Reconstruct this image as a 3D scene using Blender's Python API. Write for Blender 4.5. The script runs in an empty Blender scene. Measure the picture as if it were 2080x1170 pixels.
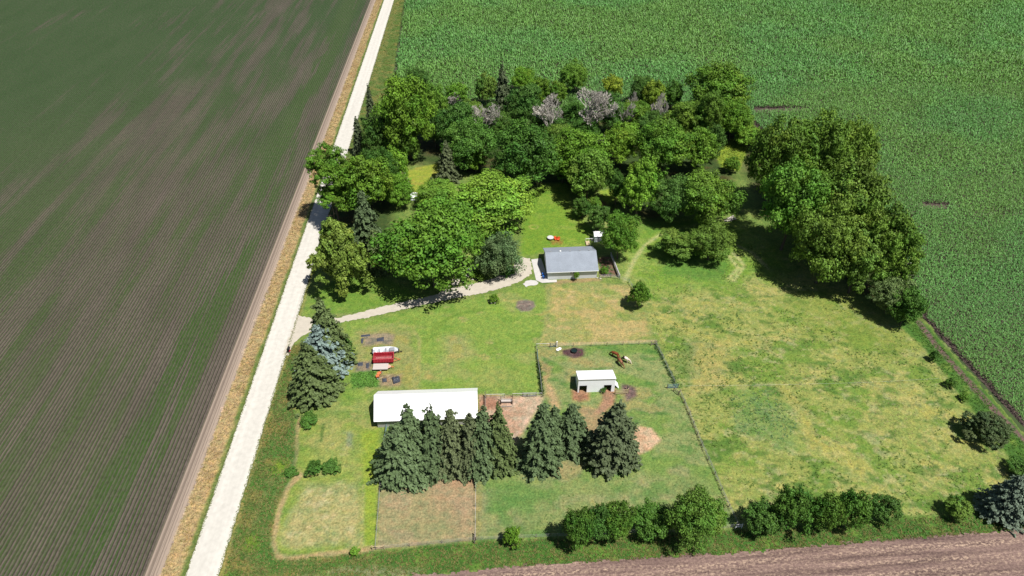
import bpy, bmesh, math, random
import numpy as np
from mathutils import Vector, Matrix, Euler

# ------------------------------------------------------------------ camera, sky, sun, exposure
scene = bpy.context.scene
COL = scene.collection
H, F, CX, CY = 115.0, 1385.0, 1040.0, 585.0          # flying height (m), focal length and centre in photo pixels
PITCH = math.radians(39.2)
cam_d = bpy.data.cameras.new("camera"); cam = bpy.data.objects.new("camera", cam_d); COL.objects.link(cam)
cam.location = (0, 0, H); cam.rotation_euler = (math.pi/2 - PITCH, 0, 0)
cam_d.sensor_width = 36.0; cam_d.lens = 36.0*F/2080.0; cam_d.clip_start = 1.0; cam_d.clip_end = 20000.0
scene.camera = cam
SUN = Vector((0.37, -0.31, 1.0)).normalized()
world = bpy.data.worlds.new("World"); scene.world = world; world.use_nodes = True
nt = world.node_tree; nt.nodes.clear()
sky = nt.nodes.new("ShaderNodeTexSky"); sky.sky_type = 'NISHITA'; sky.sun_disc = False
sky.sun_elevation = math.asin(SUN.z); sky.sun_rotation = math.atan2(SUN.x, SUN.y)
bg = nt.nodes.new("ShaderNodeBackground"); bg.inputs[1].default_value = 0.05
wo = nt.nodes.new("ShaderNodeOutputWorld")
nt.links.new(sky.outputs[0], bg.inputs[0]); nt.links.new(bg.outputs[0], wo.inputs[0])
sd = bpy.data.lights.new("sun", 'SUN'); sd.energy = 5.0; sd.angle = math.radians(0.5); sd.color = (1.0, 0.97, 0.925)
so = bpy.data.objects.new("sun", sd); COL.objects.link(so); so.rotation_euler = SUN.to_track_quat('Z', 'Y').to_euler()
scene.view_settings.view_transform = 'Standard'; scene.view_settings.look = 'None'
scene.view_settings.exposure = 0.50; scene.view_settings.gamma = 1.0
K = 1.85                                              # how bright a white flat surface is in this light

# ------------------------------------------------------------------ helpers
cp, sp = math.cos(PITCH), math.sin(PITCH)
def P(px, py, h=0.0):
    """the point at height h seen at this place of the photograph"""
    u = (px-CX)/F; v = (py-CY)/F
    dz = -sp - v*cp; t = (h-H)/dz
    return Vector((u*t, (cp - v*sp)*t, h))
def proj(x, y, z):
    z -= H; d = y*cp - z*sp; n = -y*sp - z*cp
    return CX + F*x/d, CY + F*n/d
def depth(p): return p.y*cp - (p.z-H)*sp
def lin(c): return c/12.92 if c <= 0.04045 else ((c+0.055)/1.055)**2.4
def A(r, g, b, k=None):
    k = k or K
    return tuple(min(0.9, lin(x/255.0)/k) for x in (r, g, b))
rng = np.random.default_rng(7)
random.seed(11)

def link(o):
    COL.objects.link(o); return o
def tag(o, label=None, cat=None, group=None, kind=None):
    if label: o["label"] = label
    if cat: o["category"] = cat
    if group: o["group"] = group
    if kind: o["kind"] = kind
    return o
def empty(name, loc, rz=0.0, label=None, cat=None, group=None):
    o = bpy.data.objects.new(name, None); o.empty_display_size = 0.3; o.location = loc; o.rotation_euler = (0, 0, rz)
    return tag(link(o), label, cat, group)
def np_mesh(name, V, Q, mats=(), colors=None, smooth=False):
    """mesh from arrays: V (n,3), Q (m,4) or (m,3)"""
    me = bpy.data.meshes.new(name); V = np.asarray(V, np.float32); Q = np.asarray(Q, np.int32)
    me.vertices.add(len(V)); me.vertices.foreach_set("co", V.ravel())
    k = Q.shape[1]
    me.loops.add(Q.size); me.loops.foreach_set("vertex_index", Q.ravel())
    me.polygons.add(len(Q)); me.polygons.foreach_set("loop_start", np.arange(0, Q.size, k, dtype=np.int32))
    me.polygons.foreach_set("loop_total", np.full(len(Q), k, np.int32))
    if smooth: me.polygons.foreach_set("use_smooth", np.ones(len(Q), bool))
    if colors is not None:
        at = me.color_attributes.new("tint", 'FLOAT_COLOR', 'POINT')
        c = np.ones((len(V), 4), np.float32); c[:, :3] = colors
        at.data.foreach_set("color", c.ravel())
    for m in mats: me.materials.append(m)
    me.update(calc_edges=True); me.validate()
    return me
class MB:
    """collects simple solids into one mesh"""
    def __init__(s): s.v = []; s.f = []
    def add(s, vs, fs):
        o = len(s.v); s.v += [tuple(v) for v in vs]; s.f += [tuple(i+o for i in f) for f in fs]; return s
    def box(s, x0, y0, z0, x1, y1, z1):
        return s.add([(x0,y0,z0),(x1,y0,z0),(x1,y1,z0),(x0,y1,z0),(x0,y0,z1),(x1,y0,z1),(x1,y1,z1),(x0,y1,z1)],
                     [(0,3,2,1),(4,5,6,7),(0,1,5,4),(1,2,6,5),(2,3,7,6),(3,0,4,7)])
    def prism(s, pts, z0, z1):
        n = len(pts)
        return s.add([(x,y,z0) for x,y in pts]+[(x,y,z1) for x,y in pts],
                     [tuple(range(n-1,-1,-1)), tuple(range(n,2*n))]+[(i,(i+1)%n,n+(i+1)%n,n+i) for i in range(n)])
    def tube(s, a, b, r0, r1=None, n=6):
        a = Vector(a); b = Vector(b); r1 = r0 if r1 is None else r1
        d = (b-a); q = d.to_track_quat('Z', 'Y') if d.length > 1e-6 else Euler((0,0,0)).to_quaternion()
        vs = []
        for c, r in ((a, r0), (b, r1)):
            for i in range(n):
                t = 2*math.pi*i/n; vs.append(c + q @ Vector((r*math.cos(t), r*math.sin(t), 0)))
        return s.add(vs, [tuple(range(n-1,-1,-1)), tuple(range(n,2*n))]+[(i,(i+1)%n,n+(i+1)%n,n+i) for i in range(n)])
    def lathe(s, prof, n=16, c=(0,0,0), sx=1, sy=1):
        vs = [(c[0]+sx*r*math.cos(2*math.pi*i/n), c[1]+sy*r*math.sin(2*math.pi*i/n), c[2]+z) for r, z in prof for i in range(n)]
        fs = [(k*n+i, k*n+(i+1)%n, (k+1)*n+(i+1)%n, (k+1)*n+i) for k in range(len(prof)-1) for i in range(n)]
        fs += [tuple(range(n-1,-1,-1)), tuple(range((len(prof)-1)*n, len(prof)*n))]
        return s.add(vs, fs)
    def build(s, name, mat, parent=None, loc=(0,0,0), rz=0, bevel=0.0, smooth=False):
        me = bpy.data.meshes.new(name); me.from_pydata(s.v, [], s.f); me.materials.append(mat); me.update()
        if bevel or smooth:
            bm = bmesh.new(); bm.from_mesh(me)
            if bevel: bmesh.ops.bevel(bm, geom=bm.edges[:], offset=bevel, segments=1, affect='EDGES', clamp_overlap=True)
            for f in bm.faces: f.smooth = smooth
            bm.to_mesh(me); bm.free()
        o = bpy.data.objects.new(name, me); o.location = loc; o.rotation_euler = (0,0,rz)
        if parent: o.parent = parent
        return link(o)

# ------------------------------------------------------------------ materials
def mat(name, color, rough=0.6, var=0.12, scale=1.2, metal=0.0, spec=0.3, bump=0.0, streak=None):
    """painted / wooden / metal surface with uneven colour"""
    m = bpy.data.materials.new(name); m.use_nodes = True; t = m.node_tree; b = t.nodes["Principled BSDF"]
    b.inputs["Roughness"].default_value = rough; b.inputs["Metallic"].default_value = metal
    b.inputs["Specular IOR Level"].default_value = spec
    tc = t.nodes.new("ShaderNodeTexCoord"); mp = t.nodes.new("ShaderNodeMapping")
    if streak: mp.inputs["Scale"].default_value = streak
    n = t.nodes.new("ShaderNodeTexNoise"); n.inputs["Scale"].default_value = scale; n.inputs["Detail"].default_value = 6
    r = t.nodes.new("ShaderNodeMapRange"); r.inputs[1].default_value = 0.25; r.inputs[2].default_value = 0.75
    r.inputs[3].default_value = 1-var; r.inputs[4].default_value = 1+var
    x = t.nodes.new("ShaderNodeMix"); x.data_type = 'RGBA'; x.blend_type = 'MULTIPLY'; x.inputs[0].default_value = 1
    x.inputs[6].default_value = (*color, 1)
    L = t.links.new
    L(tc.outputs["Object"], mp.inputs[0]); L(mp.outputs[0], n.inputs[0]); L(n.outputs[0], r.inputs[0]); L(r.outputs[0], x.inputs[7])
    L(x.outputs[2], b.inputs["Base Color"])
    if bump:
        bp = t.nodes.new("ShaderNodeBump"); bp.inputs["Strength"].default_value = 0.6; bp.inputs["Distance"].default_value = bump
        L(n.outputs[0], bp.inputs["Height"]); L(bp.outputs[0], b.inputs["Normal"])
    return m
def leaf_mat(name, trans=0.22, rough=0.55, spec=0.25, use_obj=True):
    m = bpy.data.materials.new(name); m.use_nodes = True; t = m.node_tree; b = t.nodes["Principled BSDF"]; L = t.links.new
    b.inputs["Roughness"].default_value = rough; b.inputs["Specular IOR Level"].default_value = spec
    at = t.nodes.new("ShaderNodeAttribute"); at.attribute_name = "tint"
    col = at.outputs["Color"]
    if use_obj:
        oi = t.nodes.new("ShaderNodeObjectInfo"); x = t.nodes.new("ShaderNodeMix"); x.data_type = 'RGBA'; x.blend_type = 'MULTIPLY'
        x.inputs[0].default_value = 1; L(at.outputs["Color"], x.inputs[6]); L(oi.outputs["Color"], x.inputs[7]); col = x.outputs[2]
    L(col, b.inputs["Base Color"])
    tr = t.nodes.new("ShaderNodeBsdfTranslucent"); ms = t.nodes.new("ShaderNodeMixShader"); ms.inputs[0].default_value = trans
    g = t.nodes.new("ShaderNodeMix"); g.data_type = 'RGBA'; g.blend_type = 'MULTIPLY'; g.inputs[0].default_value = 1
    g.inputs[7].default_value = (1.25, 1.15, 0.6, 1); L(col, g.inputs[6]); L(g.outputs[2], tr.inputs[0])
    L(b.outputs[0], ms.inputs[1]); L(tr.outputs[0], ms.inputs[2]); L(ms.outputs[0], t.nodes["Material Output"].inputs[0])
    return m
M_LEAF = leaf_mat("broad leaves", 0.10, 0.6, 0.18); M_NEEDLE = leaf_mat("needles", 0.06, 0.6, 0.15)
M_GRASS = leaf_mat("grass blades", 0.25, 0.6, 0.2, False); M_CORN = leaf_mat("corn leaves", 0.18, 0.55, 0.25, False)
M_BARK = mat("bark", (0.10, 0.08, 0.06), 0.9, 0.35, 3, bump=0.03, streak=(1,1,0.3))
M_DEAD = mat("dead wood", (0.40, 0.37, 0.32), 0.9, 0.3, 2)
M_WHITE = mat("white painted steel", (0.86, 0.89, 0.92), 0.45, 0.05, 0.7)
M_ROOFW = mat("white metal roof", (0.80, 0.80, 0.80), 0.35, 0.03, 0.5)
M_TRIM = mat("white trim", (0.72, 0.72, 0.70), 0.5, 0.04)
M_DARK = mat("dark interior", (0.02, 0.02, 0.022), 0.8)
M_WOODL = mat("pale timber", (0.42, 0.33, 0.20), 0.8, 0.25, 4, streak=(0.4,4,4))
M_POST = mat("weathered timber", (0.17, 0.14, 0.115), 0.9, 0.3, 4)
M_WIRE = mat("galvanised wire", (0.33, 0.34, 0.34), 0.5, 0.1, metal=0.3)
M_TAPE = mat("white fence tape", (0.5, 0.5, 0.46), 0.6, 0.1)
M_GATE = mat("green grey gate steel", (0.10, 0.17, 0.16), 0.5, 0.15)
M_GATEB = mat("blue gate steel", (0.06, 0.14, 0.20), 0.5, 0.15)
M_RED = mat("red painted steel", (0.36, 0.016, 0.030), 0.75, 0.3, 2.5)
M_REDL = mat("faded red steel", (0.46, 0.055, 0.07), 0.75, 0.3, 2.5)
M_ORANGE = mat("rusty orange steel", (0.48, 0.13, 0.045), 0.6, 0.25, 4)
M_DECK = mat("sun bleached deck", (0.40, 0.355, 0.325), 0.8, 0.15, 3, streak=(0.3,5,1))
M_TYRE = mat("tyre rubber", (0.018, 0.018, 0.018), 0.9)
M_BLUE = mat("blue plastic", (0.02, 0.10, 0.36), 0.45, 0.1)
M_TARP = mat("black plastic sheet", (0.045, 0.05, 0.065), 0.5, 0.4, 2, bump=0.05)
M_GREY = mat("grey metal", (0.22, 0.23, 0.24), 0.45, 0.15, 2)
M_CONC = mat("pale concrete", (0.43, 0.41, 0.385), 0.9, 0.09, 0.8)
M_STONE = mat("pale stone", (0.36, 0.33, 0.29), 0.9, 0.3, 2.5, bump=0.1)

# ------------------------------------------------------------------ noise and region tools for the ground
def vnoise(x, y, scale, seed):
    r = np.random.default_rng(seed).random((257, 257)).astype(np.float32)
    a = np.asarray(x)/scale + 1000.37*((seed*37) % 11); b = np.asarray(y)/scale + 713.11*((seed*53) % 13)
    i = np.floor(a).astype(np.int64); j = np.floor(b).astype(np.int64); f = a-i; g = b-j
    f = f*f*(3-2*f); g = g*g*(3-2*g); i %= 256; j %= 256
    return (r[i,j]*(1-f)+r[i+1,j]*f)*(1-g)+(r[i,j+1]*(1-f)+r[i+1,j+1]*f)*g
def fbm(x, y, scale, seed, o=4):
    t = 0; w = 0; a = 1.0
    for k in range(o):
        t = t + a*vnoise(x, y, scale/2**k, seed+k*17); w += a; a *= 0.55
    return t/w
def smooth(a, lo, hi):
    t = np.clip((a-lo)/(hi-lo), 0, 1); return t*t*(3-2*t)
def sdist(x, y, poly):
    """signed distance to a polygon (positive inside)"""
    p = np.asarray(poly, float); d = np.full(x.shape, 1e9); ins = np.zeros(x.shape, bool)
    for k in range(len(p)):
        ax, ay = p[k]; bx, by = p[(k+1) % len(p)]; ex, ey = bx-ax, by-ay
        t = np.clip(((x-ax)*ex+(y-ay)*ey)/(ex*ex+ey*ey+1e-9), 0, 1)
        d = np.minimum(d, (x-ax-t*ex)**2+(y-ay-t*ey)**2)
        c = (ay > y) != (by > y)
        if ey != 0: ins ^= c & (x < ex*(y-ay)/ey+ax)
    return np.where(ins, 1, -1)*np.sqrt(d)
def ldist(x, y, pts):
    d = np.full(x.shape, 1e9)
    for (ax, ay), (bx, by) in zip(pts[:-1], pts[1:]):
        ex, ey = bx-ax, by-ay; t = np.clip(((x-ax)*ex+(y-ay)*ey)/(ex*ex+ey*ey+1e-9), 0, 1)
        d = np.minimum(d, (x-ax-t*ex)**2+(y-ay-t*ey)**2)
    return np.sqrt(d)
def G(pts): return [tuple(P(a, b).xy) for a, b in pts]

# road frame: v runs along the road, u across it
RAZ = math.radians(2.33)
RO = P(426, 1123)                                   # a point on the road's middle line
eu = Vector((math.cos(RAZ), math.sin(RAZ))); ev = Vector((-math.sin(RAZ), math.cos(RAZ)))
def to_uv(x, y): return (x-RO.x)*eu.x+(y-RO.y)*eu.y, (x-RO.x)*ev.x+(y-RO.y)*ev.y
def uv(u, v): return RO.x+u*eu.x+v*ev.x, RO.y+u*eu.y+v*ev.y

# ------------------------------------------------------------------ ground: far sheet
def ground_mat():
    m = bpy.data.materials.new("far farmland"); m.use_nodes = True; t = m.node_tree; b = t.nodes["Principled BSDF"]; L = t.links.new
    b.inputs["Roughness"].default_value = 0.95; b.inputs["Specular IOR Level"].default_value = 0.1
    tc = t.nodes.new("ShaderNodeTexCoord"); n = t.nodes.new("ShaderNodeTexNoise"); n.inputs["Scale"].default_value = 0.02; n.inputs["Detail"].default_value = 8
    r = t.nodes.new("ShaderNodeValToRGB"); r.color_ramp.elements[0].color = (0.03, 0.05, 0.02, 1); r.color_ramp.elements[1].color = (0.06, 0.085, 0.03, 1)
    L(tc.outputs["Object"], n.inputs[0]); L(n.outputs[0], r.inputs[0]); L(r.outputs[0], b.inputs["Base Color"]); return m
g = MB(); g.add([(-4000,-3000,-0.06),(4000,-3000,-0.06),(4000,5000,-0.06),(-4000,5000,-0.06)], [(0,1,2,3)])
tag(g.build("ground", ground_mat()), kind="structure")

# ------------------------------------------------------------------ soybean field (left of the road)
def soy_mat():
    m = bpy.data.materials.new("young soybean rows"); m.use_nodes = True; t = m.node_tree; b = t.nodes["Principled BSDF"]; L = t.links.new
    b.inputs["Roughness"].default_value = 0.95; b.inputs["Specular IOR Level"].default_value = 0.1
    tc = t.nodes.new("ShaderNodeTexCoord"); sx = t.nodes.new("ShaderNodeSeparateXYZ"); L(tc.outputs["Object"], sx.inputs[0])
    def noise(scale, sc, detail=5, rough=0.55, off=0.0):
        mp = t.nodes.new("ShaderNodeMapping"); mp.inputs["Scale"].default_value = sc; mp.inputs["Location"].default_value = (off, off*1.7, 0)
        n = t.nodes.new("ShaderNodeTexNoise"); n.inputs["Scale"].default_value = scale; n.inputs["Detail"].default_value = detail; n.inputs["Roughness"].default_value = rough
        L(tc.outputs["Object"], mp.inputs[0]); L(mp.outputs[0], n.inputs[0]); return n.outputs[0]
    def math_(op, a, c, d=None, clamp=False):
        n = t.nodes.new("ShaderNodeMath"); n.operation = op; n.use_clamp = clamp
        for i, v in enumerate((a, c, d)):
            if v is None: continue
            if isinstance(v, (int, float)): n.inputs[i].default_value = v
            else: L(v, n.inputs[i])
        return n.outputs[0]
    def rng_(v, a, c, d=0.0, e=1.0):
        n = t.nodes.new("ShaderNodeMapRange"); n.interpolation_type = 'SMOOTHSTEP'
        L(v, n.inputs[0])
        for i, k in enumerate((a, c, d, e)): n.inputs[i+1].default_value = k
        return n.outputs[0]
    def mixc(f, c1, c2):
        n = t.nodes.new("ShaderNodeMix"); n.data_type = 'RGBA'
        if isinstance(f, (int, float)): n.inputs[0].default_value = f
        else: L(f, n.inputs[0])
        for i, c in ((6, c1), (7, c2)):
            if isinstance(c, tuple): n.inputs[i].default_value = (*c, 1)
            else: L(c, n.inputs[i])
        return n.outputs[2]
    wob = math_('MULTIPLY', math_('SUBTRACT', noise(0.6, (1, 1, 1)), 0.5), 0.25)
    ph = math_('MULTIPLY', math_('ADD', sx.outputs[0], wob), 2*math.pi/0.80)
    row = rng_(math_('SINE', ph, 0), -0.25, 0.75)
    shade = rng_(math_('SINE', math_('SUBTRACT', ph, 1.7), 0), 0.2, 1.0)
    big = noise(1.0, (0.028, 0.0065, 1), 6, 0.62, 3.1); mid = noise(1.0, (0.22, 0.016, 1), 5, 0.6, 9.2); fine = noise(1.0, (2.2, 0.8, 1), 4, 0.7)
    spk = noise(1.0, (3.2, 3.2, 1), 3, 0.8)
    trend = math_('ADD', math_('MULTIPLY', sx.outputs[0], -0.0016), math_('MULTIPLY', sx.outputs[1], 0.0003))
    dens = math_('ADD', math_('ADD', math_('MULTIPLY', big, 0.8), math_('ADD', math_('MULTIPLY', mid, 0.9), math_('MULTIPLY', noise(1.0, (0.9, 0.02, 1), 3, 0.6, 55.0), 0.25))), trend)
    band = math_('MULTIPLY', rng_(sx.outputs[0], -20, -16), rng_(sx.outputs[0], -7, -10))
    dens = math_('ADD', dens, math_('MULTIPLY', band, rng_(noise(1.0, (0.16, 0.012, 1), 4, 0.6, 40.0), 0.42, 0.60, 0, 0.34)))
    dens = rng_(dens, 0.77, 1.24, 0.22, 1.0)
    cover = math_('MULTIPLY', math_('MAXIMUM', row, rng_(dens, 0.72, 1.0, 0.0, 0.55)), math_('MULTIPLY', dens, rng_(fine, 0.3, 0.6, 0.55, 1.1)), clamp=True)
    soil = mixc(noise(1.0, (0.10, 0.03, 1), 6, 0.6, 21.0), A(108, 94, 90), A(172, 154, 142))
    soil = mixc(rng_(spk, 0.52, 0.75, 0, 0.55), soil, A(186, 168, 150))
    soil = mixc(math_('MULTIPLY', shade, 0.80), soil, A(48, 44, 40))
    green = mixc(noise(1.0, (0.08, 0.03, 1), 5, 0.6, 5.0), A(62, 98, 42), A(108, 134, 70))
    green = mixc(rng_(math_('SUBTRACT', sx.outputs[1], math_('MULTIPLY', sx.outputs[0], 0.7)), 60, 330), green, A(52, 108, 44))
    green = mixc(math_('MULTIPLY', band, 0.6), green, A(70, 118, 40))
    green = mixc(rng_(spk, 0.45, 0.75, 0, 0.6), green, A(120, 140, 80))
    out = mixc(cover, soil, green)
    # bare headland strip along the ditch, with wheel lines
    hd = rng_(sx.outputs[0], -3.2, -2.6)
    hl = math_('MAXIMUM', rng_(math_('SINE', math_('MULTIPLY', sx.outputs[0], 2*math.pi/0.9), 0), -0.3, 0.5), rng_(sx.outputs[0], -1.3, -1.0))
    out = mixc(hd, out, mixc(hl, A(146, 130, 116), A(190, 170, 152)))
    dk = t.nodes.new('ShaderNodeMix'); dk.data_type = 'RGBA'; dk.blend_type = 'MULTIPLY'; dk.inputs[0].default_value = 1; dk.inputs[7].default_value = (0.72, 0.73, 0.72, 1); L(mixc(rng_(noise(1.0, (1.4, 0.9, 1), 4, 0.75, 70.0), 0.45, 0.65, 0.0, 0.35), out, A(52, 52, 40)), dk.inputs[6])
    out = mixc(hd, dk.outputs[2], out)
    L(out, b.inputs["Base Color"])
    bp = t.nodes.new("ShaderNodeBump"); bp.inputs["Strength"].default_value = 0.8; bp.inputs["Distance"].default_value = 0.25
    L(math_('ADD', math_('MULTIPLY', row, 0.5), fine), bp.inputs["Height"]); L(bp.outputs[0], b.inputs["Normal"])
    return m
U_SOY = to_uv(*P(445, 850).xy)[0]
f = MB(); f.add([(-700,-200,0),(0.6,-200,0),(0.6,900,0),(-700,900,0)], [(0,1,2,3)])
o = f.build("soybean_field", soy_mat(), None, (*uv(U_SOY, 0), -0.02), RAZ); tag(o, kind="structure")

# ------------------------------------------------------------------ tilled field (bottom of the photo)
def till_mat():
    m = bpy.data.materials.new("tilled soil with straw"); m.use_nodes = True; t = m.node_tree; b = t.nodes["Principled BSDF"]; L = t.links.new
    b.inputs["Roughness"].default_value = 0.95; b.inputs["Specular IOR Level"].default_value = 0.1
    tc = t.nodes.new("ShaderNodeTexCoord")
    def noise(sc, d=5, r=0.6, off=0.0):
        mp = t.nodes.new("ShaderNodeMapping"); mp.inputs["Scale"].default_value = sc; mp.inputs["Location"].default_value = (off, off, 0)
        n = t.nodes.new("ShaderNodeTexNoise"); n.inputs["Scale"].default_value = 1; n.inputs["Detail"].default_value = d; n.inputs["Roughness"].default_value = r
        L(tc.outputs["Object"], mp.inputs[0]); L(mp.outputs[0], n.inputs[0]); return n.outputs[0]
    def ramp(v, a, c, ca, cc):
        n = t.nodes.new("ShaderNodeValToRGB"); n.color_ramp.elements[0].position = a; n.color_ramp.elements[1].position = c
        n.color_ramp.elements[0].color = (*ca, 1); n.color_ramp.elements[1].color = (*cc, 1); L(v, n.inputs[0]); return n.outputs[0]
    def mul(c1, c2, mode, f):
        n = t.nodes.new("ShaderNodeMix"); n.data_type = 'RGBA'; n.blend_type = mode
        if isinstance(f, float): n.inputs[0].default_value = f
        else: L(f, n.inputs[0])
        L(c1, n.inputs[6])
        if isinstance(c2, tuple): n.inputs[7].default_value = (*c2, 1)
        else: L(c2, n.inputs[7])
        return n.outputs[2]
    base = ramp(noise((0.05, 0.9, 1), 6), 0.33, 0.68, A(104, 84, 80), A(166, 138, 128))
    st = ramp(noise((0.03, 0.75, 1), 4, 0.5, 4.0), 0.44, 0.64, (0.22, 0.22, 0.22), (1, 1, 1))
    sp_ = ramp(noise((1.4, 2.6, 1), 4, 0.75, 8.0), 0.46, 0.60, (0.0, 0.0, 0.0), (1, 1, 1))
    k = t.nodes.new("ShaderNodeMath"); k.operation = 'MULTIPLY'; L(st, k.inputs[0]); L(sp_, k.inputs[1])
    c = mul(base, A(222, 192, 166), 'MIX', k.outputs[0])
    fine = ramp(noise((3.0, 3.0, 1), 4, 0.8), 0.3, 0.7, (0.60, 0.60, 0.60), (1.35, 1.35, 1.35))
    L(mul(c, fine, 'MULTIPLY', 1.0), b.inputs["Base Color"])
    bp = t.nodes.new("ShaderNodeBump"); bp.inputs["Distance"].default_value = 0.3; bp.inputs["Strength"].default_value = 0.7
    L(noise((0.6, 2.6, 1), 5, 0.7), bp.inputs["Height"]); L(bp.outputs[0], b.inputs["Normal"])
    return m
ba, bb = P(840, 1165), P(2080, 1076)
f = MB(); f.add([(-60,-120,0),(260,-120,0),(260,3.0,0),(-60,3.0,0)], [(0,1,2,3)])
o = f.build("tilled_field", till_mat(), None, (ba.x, ba.y, -0.012), math.atan2(bb.y-ba.y, bb.x-ba.x)); tag(o, kind="structure")

# ------------------------------------------------------------------ farmyard grass: fine sheet, colours by land cover
XS = np.arange(-92, 116, 0.4); YS = np.arange(52, 430, 0.4)
gx, gy = np.meshgrid(XS, YS); nx, ny = len(XS), len(YS)
gx = gx + (rng.random(gx.shape)-0.5)*0.2; gy = gy + (rng.random(gy.shape)-0.5)*0.2
gu, gv = to_uv(gx, gy)
col = np.empty(gx.shape+(3,), np.float32); col[:] = A(128, 150, 66)
WX = (fbm(gx, gy, 5.0, 101)-0.5); WS = (fbm(gx, gy, 1.6, 131, 3)-0.5)
def blend(w, rgb): 
    global col
    col = col*(1-w[..., None]) + np.asarray(A(*rgb), np.float32)*w[..., None]
def region(px, rgb, soft=0.6, warp=1.0, op=1.0, mott=(), line=None, ground=None):
    pts = ground or G(px); p = np.asarray(pts); pad = (line or 0)+soft+warp*2+2
    m = (gx > p[:,0].min()-pad) & (gx < p[:,0].max()+pad) & (gy > p[:,1].min()-pad) & (gy < p[:,1].max()+pad)
    if not m.any(): return
    x, y = gx[m], gy[m]
    d = (line/2 - ldist(x, y, pts)) if line else sdist(x, y, pts)
    d = d + warp*2.2*WX[m] + min(warp, 1.0)*1.0*WS[m]
    w = smooth(d, -soft, soft)*op
    c = np.empty(x.shape+(3,), np.float32); c[:] = A(*rgb)
    for k, (rgb2, sc, lo, hi, op2) in enumerate(mott):
        q = smooth(fbm(x*0.75+y*0.2, y*1.15, sc, 300+k*7+int(sc*10)), lo, hi)[..., None]*op2
        c = c*(1-q)+np.asarray(A(*rgb2), np.float32)*q
    t = col[m]; col[m] = t*(1-w[..., None])+c*w[..., None]
Gd, Tn, Lt = (96, 128, 52), (172, 160, 104), (150, 168, 78)
LAWN = [((154, 164, 84), 7, .5, .7, .7), (Gd, 3.5, .55, .75, .5), (Tn, 9, .62, .8, .5)]
everything = [(-92, 52), (116, 52), (116, 430), (-92, 430)]
region(None, (128, 150, 66), mott=LAWN, ground=everything, soft=0.1, warp=0)
# woodland floor
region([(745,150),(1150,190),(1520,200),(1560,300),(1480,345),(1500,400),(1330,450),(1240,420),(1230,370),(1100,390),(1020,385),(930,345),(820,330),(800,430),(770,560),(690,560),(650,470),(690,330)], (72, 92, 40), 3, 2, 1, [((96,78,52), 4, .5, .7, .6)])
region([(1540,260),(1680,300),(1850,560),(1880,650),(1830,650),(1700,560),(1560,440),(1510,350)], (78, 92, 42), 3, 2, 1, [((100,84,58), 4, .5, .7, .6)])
# pasture on the right
region([(1262,520),(1300,470),(1500,440),(1560,500),(1730,600),(1880,700),(1990,850),(2080,980),(2090,1060),(1500,1080),(1375,790),(1330,690),(1300,600)], (156, 165, 78), 1.5, 2, 1,
       [((184,176,104), 7, .50, .68, .5), ((118,150,54), 5, .48, .64, .85), ((96,130,50), 2.4, .55, .70, .8), ((188,180,116), 2.2, .58, .74, .6), ((88,116,46), 1.2, .62, .76, .7), ((196,186,128), 1.0, .66, .78, .5)])
region([(1262,520),(1300,460),(1500,440),(1560,505),(1640,560),(1500,575),(1330,600),(1290,580)], (128, 162, 54), 4, 3, .85, [((160,176,82), 4, .5, .68, .6), ((96,132,46), 2.5, .55, .7, .6)])
region([(1600,560),(1760,620),(1880,720),(1800,730),(1650,680)], (136, 152, 58), 6, 4, .5)
region([(1480,810),(1560,790),(1620,860),(1600,895),(1500,880)], (108, 146, 72), 3, 5, .55, [((140,166,104), 1.2, .5, .7, .5)])
region([(1385,690),(1420,690),(1400,770),(1375,760)], (112, 138, 64), 1.5, 2, .6)
region([(1410,700),(1480,690),(1470,780),(1400,800)], (186, 170, 112), 2, 2, .5)
region([(1590,790),(1625,830),(1655,900)], (178, 172, 96), 1, .8, .7, line=2.0)
region([(1330,640),(1450,690),(1560,700)], (182, 176, 100), 1.2, 1.2, .5, line=2.5)
for pts in ([(1268,572),(1290,525),(1310,498),(1345,474),(1420,455)], [(1500,500),(1530,515),(1560,545)], [(1480,520),(1500,545),(1480,565)], [(1490,515),(1512,540),(1490,570)]):
    region(pts, (188, 190, 112), .5, .3, .9, line=1.1)
region([(1340,525),(1400,520),(1480,530),(1470,575),(1350,560)], (92, 140, 52), 2, 1.5, .7, [((70,110,44), 1.2, .5, .7, .6)])
region([(1300,455),(1480,450),(1480,465),(1320,475)], (104, 146, 50), 1.5, 1.5, .7)
# dry paddock south of the house
region([(1115,575),(1285,580),(1310,640),(1325,692),(1090,702),(1112,640)], (160, 164, 88), 1.2, 1.0, 1, [((192,172,116), 6, .46, .64, .85), ((128,152,60), 4, .55, .7, .7), ((202,178,128), 2.4, .58, .74, .7)])
region([(1115,700),(1330,692)], (196, 174, 124), .4, .4, .8, line=1.2)
region([(1112,580),(1108,650),(1092,705)], (176, 168, 100), .5, .5, .6, line=1.4)
# shelter paddock
region([(1090,706),(1330,698),(1378,790),(1425,905),(1497,1072),(970,1098),(966,960),(1000,820),(1100,802)], (126, 154, 68), .6, .5, 1,
       [((152,160,92), 7, .46, .62, .85), ((86,132,54), 3, .55, .7, .75), ((172,160,108), 5, .62, .76, .7), ((80,118,50), 1.3, .64, .78, .5)])
region([(980,990),(1400,960),(1490,1070),(1300,1085),(980,1095)], (152, 158, 92), 4, 3, .65, [((104,142,66), 4, .52, .68, .7), ((176,164,112), 2.5, .6, .75, .6)])
region([(985,985),(1060,980),(1110,1000),(1080,1040),(1000,1030)], (98, 142, 60), 1.5, 1.5, .7)
region([(1098,735),(1125,745),(1115,760),(1098,752)], (188, 150, 118), .6, .8, .6); region([(1100,765),(1115,762),(1108,775)], (190,152,118), .5, .6, .7)
region([(1160,722),(1200,735),(1190,745),(1160,735)], (172,158,104), .8, .8, .7)
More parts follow.
